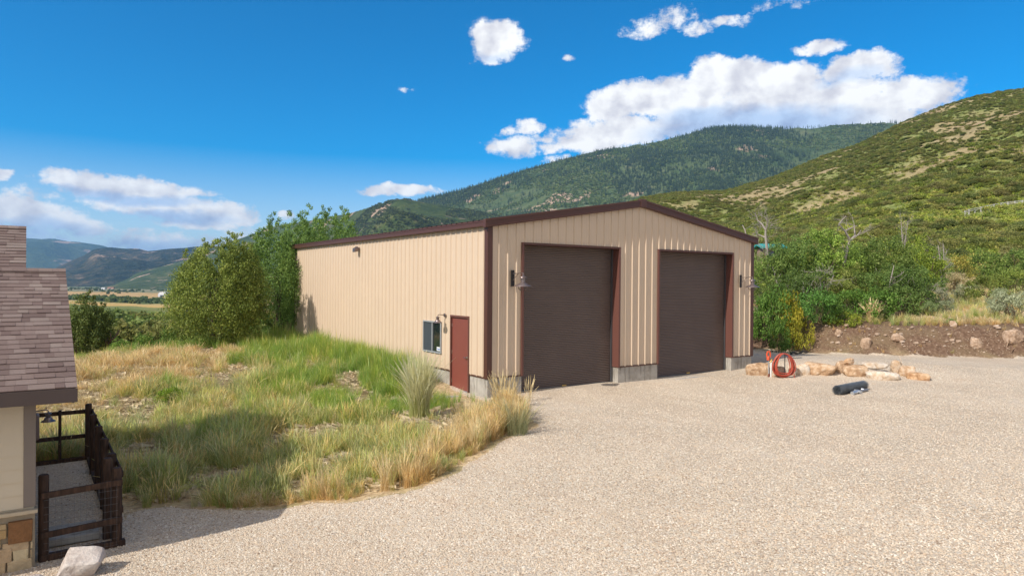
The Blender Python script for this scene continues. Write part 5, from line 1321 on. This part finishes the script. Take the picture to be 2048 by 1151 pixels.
# individual tall tufts that stand out
def big_tuft(name, px, py, hpx, label, mesh, mat, tint=(1, 1, 1), D=None, k=1.0):
    P = ground_at(px, py) if D is None else at_depth(px, py, D); d = float((P-CP)@fw); h = hpx/F*d
    o = mesh_obj(name, mesh, mat); z = hz(P[0], P[1]); o.location = (P[0], P[1], z-.03); o.scale = (h*k, h*k, h); o.color = (*tint, 1); o.rotation_euler[2] = random.uniform(0, 6)
    return tag(o, label, 'grass clump')
big_tuft('tall_grass_clump', 838, 842, 112, 'tall pale feathery grass clump left of the door stoop', tuft('g', 1500, 1, .24, .0055, .3, 71, .55, .8), M_feather, k=.72)
big_tuft('tall_grass_clump', 632, 965, 92, 'sparse tall seed-headed grass at the tip of the house shadow', tuft('g', 26, 1, .16, .010, .3, 72, .8), M_stalk, (1.0,1.1,.75), k=.7)
big_tuft('straw_tuft', 1745, 642, 40, 'straw-coloured tall grass tuft on the bank top', tuft('g', 160, 1, .22, .03, .25, 73, .3), M_stalk, D=33.0)
big_tuft('sage_tuft', 1035, 868, 70, 'grey-green weedy clump at the gravel tip of the grass', tuft('g', 420, 1, .38, .007, .7, 74, .2), M_weed, k=.8)
big_tuft('seed_grass', 1008, 815, 62, 'thin tan seed stalks in front of the garage corner', tuft('g', 120, 1, .45, .012, .28, 75, .9), M_stalk, k=.9)
big_tuft('seed_grass', 1058, 802, 44, 'few tan seed stalks against the left roll-up door', tuft('g', 22, 1, .25, .016, .35, 76, 1.0), M_stalk, k=.8)
# gravel stones standing proud of the yard
def pebbles():
    ms = []
    for s in range(6):
        bm = bmesh.new(); bmesh.ops.create_icosphere(bm, subdivisions=1, radius=1); rr = random.Random(s+50)
        for v in bm.verts: v.co = Vector((v.co.x*rr.uniform(.7, 1.15), v.co.y*rr.uniform(.6, 1.0), v.co.z*rr.uniform(.45, .8)))
        me = bpy.data.meshes.new('pebble'); bm.to_mesh(me); bm.free(); ms.append(me)
    m, t, b = new_mat('gravel_stone'); oi = t.n('ShaderNodeObjectInfo')
    c = t.ramp(oi.outputs['Random'], [(0, (.28,.2,.14)), (.12, (.47,.365,.27)), (.35, (.56,.465,.355)), (.6, (.605,.515,.405)), (.75, (.52,.385,.27)), (.86, (.66,.58,.48)), (1, (.72,.66,.57))])
    t.set(b.inputs['Base Color'], c); b.inputs['Roughness'].default_value = .85; b.inputs['Specular IOR Level'].default_value = .2
    c_ = lib('pebble', ms, m)
    n = 170000; D = 5.5*(26/5.5)**RNG.random(n)**.9; px = RNG.uniform(-60, 2110, n)
    d = fw[None]+RT[None]*((px-1024)/F)[:, None]; P = CP[None]+d*D[:, None]; x, y = P[:, 0], P[:, 1]
    g = gravel_mask(x+RNG.normal(0, .08, n), y+RNG.normal(0, .08, n)) > .5
    g &= ~((x > -.25) & (y > -.33) & (x < GW+.1)) & (bank_s(x, y) < .3) & ~((x < -10.3) & (y > -4.6)) & ~((x > -10.2) & (x < -9.52) & (y > -3.95) & (y < -3.25))
    x = x[g]; y = y[g]; D = D[g]; z, _ = heights(x, y)
    scatter('loose_gravel', np.stack([x, y, z+.002], 1), c_, 6, RNG.uniform(.008, .017, len(x))*(1+.5*(RNG.random(len(x)) > .97)), tilt=.3)
pebbles()
# ------------------------------------------------------------------ hillside oak scrub, mountain conifers, valley woods
SCRUB_T = [(1.15,1.12,.85), (1.45,1.32,.8), (1.5,1.25,1.0), (1.0,1.02,.85), (1.7,1.4,1.1), (1.55,1.25,1.25), (1.35,1.4,.75), (1.25,1.15,.9)]
OAK_STOPS = [(0, (.07,.095,.032)), (.35, (.14,.175,.06)), (.65, (.215,.25,.092)), (1, (.32,.335,.15))]
M_scrub = leaf_mat('scrub_leaf', OAK_STOPS, .42, tints=SCRUB_T)
M_brush = leaf_mat('brush_leaf', OAK_STOPS, .4, tints=[(2.0,1.8,1.2), (1.5,1.6,.8), (2.2,2.1,1.0), (2.5,2.0,1.5)])
M_vscrub = leaf_mat('valley_leaf', OAK_STOPS, .4, tints=[(1.0,1.1,.8), (1.35,1.4,.8), (.8,.9,.8), (1.5,1.3,1.0)])
M_vtree = leaf_mat('valley_tree_leaf', OAK_STOPS, .35, tints=[(.8,.95,.8), (1.05,1.1,.85), (.65,.8,.7)])
M_rscrub = leaf_mat('ridge_leaf', OAK_STOPS, .3, tints=[(.55,.6,.5), (.8,.85,.65), (.45,.5,.5)])
def scrub_mesh(seed, per=26, nb=22, leaf=.42):
    rr = random.Random(seed); bl = []
    for k in range(nb):
        a = rr.uniform(0, 2*pi); e = rr.uniform(-.2, 1); rad = math.sqrt(max(0, 1-e*e))*rr.uniform(.4, 1.1)
        bl.append((math.cos(a)*rad*1.6, math.sin(a)*rad*1.6, .7+e*1.0*rr.uniform(.6, 1.1), rr.uniform(.35, .65), rr.uniform(.5, 1.3)))
    return crown('scrub', bl, per, leaf, 1.3)
def frustum(n, d0, d1, u0=-250, u1=2300, power=1.0):
    q = RNG.random(n); D = np.sqrt(d0*d0+(d1*d1-d0*d0)*q) if power == 1 else d0*(d1/d0)**q
    u = RNG.uniform(u0, u1, n); d = fw[None]*0+np.array([fw[0], fw[1], 0])[None]+np.array([_r[0], _r[1], 0])[None]*((u-1024)/F)[:, None]
    P = CP[None]+d*D[:, None]; return P[:, 0], P[:, 1], u, D
def hillside():
    NM = 8; cs = lib('hill_scrub', [scrub_mesh(500+i, 40, 24, .33) for i in range(NM)], M_scrub)
    x, y, u, D = frustum(120000, 44, 470, 600, 2450)
    z, idx = heights(x, y); k = (idx == 1) | ((D < 90) & (u > 1480) & (bank_s(x, y) > 9))
    bare = hill_bare(x, y); k &= RNG.random(len(x)) > bare*.9
    k &= RNG.random(len(x)) < .66*np.clip(.55+D/420, 0, 1)
    k &= ~((D < 58) & (u > 1850))
    G0 = ground_at(1938, 428); G1 = ground_at(2080, 407); ax, ay = G1[0]-G0[0], G1[1]-G0[1]; tt = np.clip(((x-G0[0])*ax+(y-G0[1])*ay)/(ax*ax+ay*ay), 0, 1); dd = np.hypot(x-G0[0]-tt*ax, y-G0[1]-tt*ay); Dg = float(((G0+G1)/2-CP)@fw)
    k &= ~((dd < 9) & (D < Dg+4))
    sc = RNG.uniform(.35, .95, len(x))*(.6+.6*fbm(x/25, y/25, 401, 3))
    szv = sc*RNG.uniform(.5, .85, len(x)); nr = k & (D < 135); fr = k & (D >= 135)
    cn = lib('slope_scrub', [scrub_mesh(540+i, 95, 30, .19) for i in range(NM)], M_scrub)
    scatter('slope_scrub', np.stack([x, y, z-.15], 1)[nr], cn, NM, sc[nr], sz=szv[nr])
    scatter('hillside_scrub', np.stack([x, y, z-.15], 1)[fr], cs, NM, sc[fr], sz=szv[fr])
    # grass and small brush between the oaks
    x, y, u, D = frustum(30000, 44, 260, 1250, 2450, 2); z, idx = heights(x, y); k = (idx == 1)
    cb = lib('hill_brush', [scrub_mesh(600+i, 14, 10, .5) for i in range(4)], M_brush)
    sc = RNG.uniform(.15, .42, len(x)); scatter('hillside_brush', np.stack([x, y, z-.05], 1)[k], cb, 4, sc[k])
hillside()
def conifer_mesh(seed):
    rr = random.Random(seed); V = []; Fq = []; R = []
    for lv in range(7):
        z0 = 1.0+lv*1.75; r0 = 2.6*(1-lv/7.6); n = 9
        for i in range(n):
            a = 2*pi*(i+rr.random()*.7)/n; r = r0*rr.uniform(.75, 1.15); w = .5*r
            ca, sa = math.cos(a), math.sin(a); m_ = len(V)
            V += [(0, 0, z0+2.3), (ca*r*.6-sa*w*.6, sa*r*.6+ca*w*.6, z0+.7), (ca*r, sa*r, z0-.3*rr.random()), (ca*r*.6+sa*w*.6, sa*r*.6-ca*w*.6, z0+.7)]
            Fq.append((m_, m_+1, m_+2, m_+3)); R.append(rr.random())
    return np_mesh('conifer', np.array(V), np.array(Fq), attrs={'rnd': ('FACE', np.array(R))})
M_con = leaf_mat('conifer', [(0, (.02,.04,.017)), (.5, (.042,.075,.03)), (1, (.075,.11,.045))], .15)
M_asp = leaf_mat('aspen', [(0, (.09,.15,.045)), (.5, (.15,.22,.07)), (1, (.25,.29,.13))], .25, tints=[(1.1,1.05,.9), (.8,.9,.75), (1.35,1.2,1.1)])
def mountain_woods():
    cc = lib('mountain_conifer', [conifer_mesh(700+i) for i in range(4)], M_con); ca = lib('mountain_aspen', [scrub_mesh(720+i, 10, 14, 1.0) for i in range(3)], M_asp, [(.8,.8,.8), (.6,.7,.62), (1.0,.95,.95)])
    x, y, u, D = frustum(150000, 1650, 3050, 650, 2350); z, idx = heights(x, y)
    f_ = fbm(x/300, y/300, 801, 5)*.5+fbm(x/70, y/70, 802, 3)*.3+RNG.random(len(x))*.2; t = 0
    zr = ridge_z(u, MTN, 2900); rel = np.clip((z+27)/np.maximum(zr+27, 1), 0, 1)
    con = (idx == 3) & (f_+.12*sst(.75, 1.0, rel)*sst(1250, 700, u)+.05*np.exp(-((u-1400)/220)**2) > .56) & (RNG.random(len(x)) < .65) | (idx == 3) & (RNG.random(len(x)) < .05)
    asp = (idx == 3) & ~con & (fbm(x/150+9, y/150, 805, 5) > .47) & (RNG.random(len(x)) < .5)
    s = RNG.uniform(.6, 1.2, len(x))
    scatter('mountain_conifers', np.stack([x, y, z-1], 1)[con], cc, 4, s[con], sz=(s*1.15)[con])
    scatter('mountain_aspens', np.stack([x, y, z-1], 1)[asp], ca, 3, (s*2.6)[asp])
    x, y, u, D = frustum(60000, 1050, 2300, 150, 1500); z, idx = heights(x, y)
    f_ = fbm(x/160, y/160, 811, 5); k = (idx == 2) & (f_ > .40) & (RNG.random(len(x)) < .75)
    cs = lib('ridge_scrub', [scrub_mesh(740+i, 10, 14, .9) for i in range(3)], M_rscrub)
    scatter('ridge_scrub', np.stack([x, y, z-.5], 1)[k], cs, 3, (RNG.uniform(1.4, 3.0, len(x)))[k])
mountain_woods()
def valley_woods():
    cs = lib('valley_scrub', [scrub_mesh(760+i, 30, 24, .34) for i in range(6)], M_vscrub)
    x, y, u, D = frustum(5600, 70, 300, -300, 760); z, idx = heights(x, y)
    k = (idx <= 1) & (fbm(x/26, y/26, 821, 4) > .49) & (RNG.random(len(x)) < .6)
    s = RNG.uniform(.8, 1.7, len(x)); scatter('valley_scrub', np.stack([x, y, z-.2], 1)[k], cs, 6, s[k])
    ct = lib('valley_tree', [scrub_mesh(770+i, 34, 26, .5) for i in range(4)], M_vtree)
    # belt of tall trees across the fields and thinner ones beyond
    x, y, u, D = frustum(26000, 820, 2600, -300, 800); z, idx = heights(x, y); d = D+(u-250)*1.0
    belt = (np.abs(d-960) < 60+90*fbm(u/60, u*0, 831, 2)) & (RNG.random(len(x)) < .6); thin = (fbm(x/90, y/70, 841, 4) > .66) & (d > 1100) & (RNG.random(len(x)) < .3)
    k = (idx == 0) & (belt | thin); s = RNG.uniform(1.1, 2.7, len(x))
    scatter('valley_trees', np.stack([x, y, z-.5], 1)[k], ct, 4, s[k], sz=(s*1.2)[k])
valley_woods()
# ------------------------------------------------------------------ far buildings, rail fence
def far_building(px, py, D, w, d, h, roof, name, label, wall=(.6,.6,.58), rcol=(.4,.42,.45), arched=False, rz=0., z=None):
    G = at_depth(px, py, D); gz = heights(np.array([G[0]]), np.array([G[1]]))[0][0] if z is None else z
    e = empty(name, (G[0], G[1], gz), rz, label, 'building'); b = MB()
    b.box(-w/2, w/2, -d/2, d/2, -1.5, h); wl = b.build('wall', simple('far_wall', wall, .8, .08, .5), e); b = MB()
    if arched:
        n = 12; pts = [(w/2*1.02*math.cos(pi*i/n), h+roof*math.sin(pi*i/n)) for i in range(n+1)]
        for (xa, za), (xb, zb) in zip(pts, pts[1:]): b.face([(xa, -d/2-.3, za), (xa, d/2+.3, za), (xb, d/2+.3, zb), (xb, -d/2-.3, zb)])
        b.face([(x, -d/2, z) for x, z in pts][::-1]); b.face([(x, d/2, z) for x, z in pts])
    else:
        b.hexa([(-w/2-.4, -d/2-.4, h-.05), (w/2+.4, -d/2-.4, h-.05), (w/2+.4, 0, h+roof-.05), (-w/2-.4, 0, h+roof-.05), (-w/2-.4, -d/2-.4, h+.15), (w/2+.4, -d/2-.4, h+.15), (w/2+.4, 0, h+roof+.15), (-w/2-.4, 0, h+roof+.15)])
        b.hexa([(-w/2-.4, 0.001, h+roof-.05), (w/2+.4, 0.001, h+roof-.05), (w/2+.4, d/2+.4, h-.05), (-w/2-.4, d/2+.4, h-.05), (-w/2-.4, 0.001, h+roof+.15), (w/2+.4, 0.001, h+roof+.15), (w/2+.4, d/2+.4, h+.15), (-w/2-.4, d/2+.4, h+.15)])
    b.build('roof', simple('far_roof', rcol, .5, .08, .5), e)
    b = MB(); b.box(-w*.22, w*.12, -d/2-.12, -d/2+.05, .2, h*.75); b.build('door', simple('far_door', (.05,.06,.08), .5, .05), e)
    return e
far_building(328, 583, 1290, 15, 18, 4, 5.5, 'quonset_barn', 'white arched barn by the trees in the far valley field', (.55,.6,.68), (.72,.75,.8), True, -.5)
far_building(364, 582, 1400, 10, 8, 3.5, 2.5, 'farm_shed', 'small pale shed right of the white arched barn', (.5,.5,.5), (.08,.1,.25), False, -.4)
far_building(207, 579, 2300, 12, 9, 4, 3, 'farm_house', 'tiny white farmhouse at the foot of the far dark hills', (.75,.75,.75), (.5,.5,.5), False, -.6)
far_building(222, 577, 2400, 22, 9, 4, 3, 'ranch_house', 'tiny long ranch house with a rust roof right of the white farmhouse', (.4,.32,.25), (.35,.17,.11), False, -.6)
far_building(390, 622, 330, 7, 5, 3, 2, 'white_shed', 'white shed half hidden behind the large juniper', (.7,.7,.68), (.3,.3,.33), False, -.6)
G = at_depth(1537, 492, 74)
far_building(1539, 492, 74, 2.0, 1.8, 1.4, .35, 'teal_shed', 'teal roofed shed behind the bare white dead tree', (.3,.2,.15), (.05,.30,.28), False, -YAW, z=at_depth(1539, 491, 74)[2]-1.7)
far_building(1715, 470, 110, 7, 6, 2.4, 1.6, 'cabin', 'dark blue-grey cabin roof glimpsed above the thicket', (.2,.18,.17), (.05,.055,.08), False, -YAW+.4, z=at_depth(1715, 456, 110)[2]-3.6)
M_rail = simple('weathered_white', (.42,.41,.39), .7, .1)
rf = empty('rail_fence', (0, 0, 0), 0, 'white rail fence along the road high on the right slope', 'fence')
pts = []
for px, py in [(1930,427),(1938,424),(1950,421.5),(1962,419),(1975,416),(1988,413.5),(2002,411),(2016,409),(2030,407.5),(2045,406),(2062,404.5),(2080,403)]:
    G = ground_at(px, py+4); pts.append(G+np.array([0, 0, .3]))
rf.location = tuple(pts[0])
for G in pts:
    q = G-pts[0]; b = MB(); b.box(q[0]-.07, q[0]+.07, q[1]-.07, q[1]+.07, q[2]-.8, q[2]+.42); b.build('post', M_rail, rf)
for k_ in (.12, .34):
    for a_, c_ in zip(pts, pts[1:]):
        b = MB(); b.tube([Vector(a_-pts[0])+Vector((0, 0, k_)), Vector(c_-pts[0])+Vector((0, 0, k_))], .045, 6); b.build('rail', M_rail, rf)
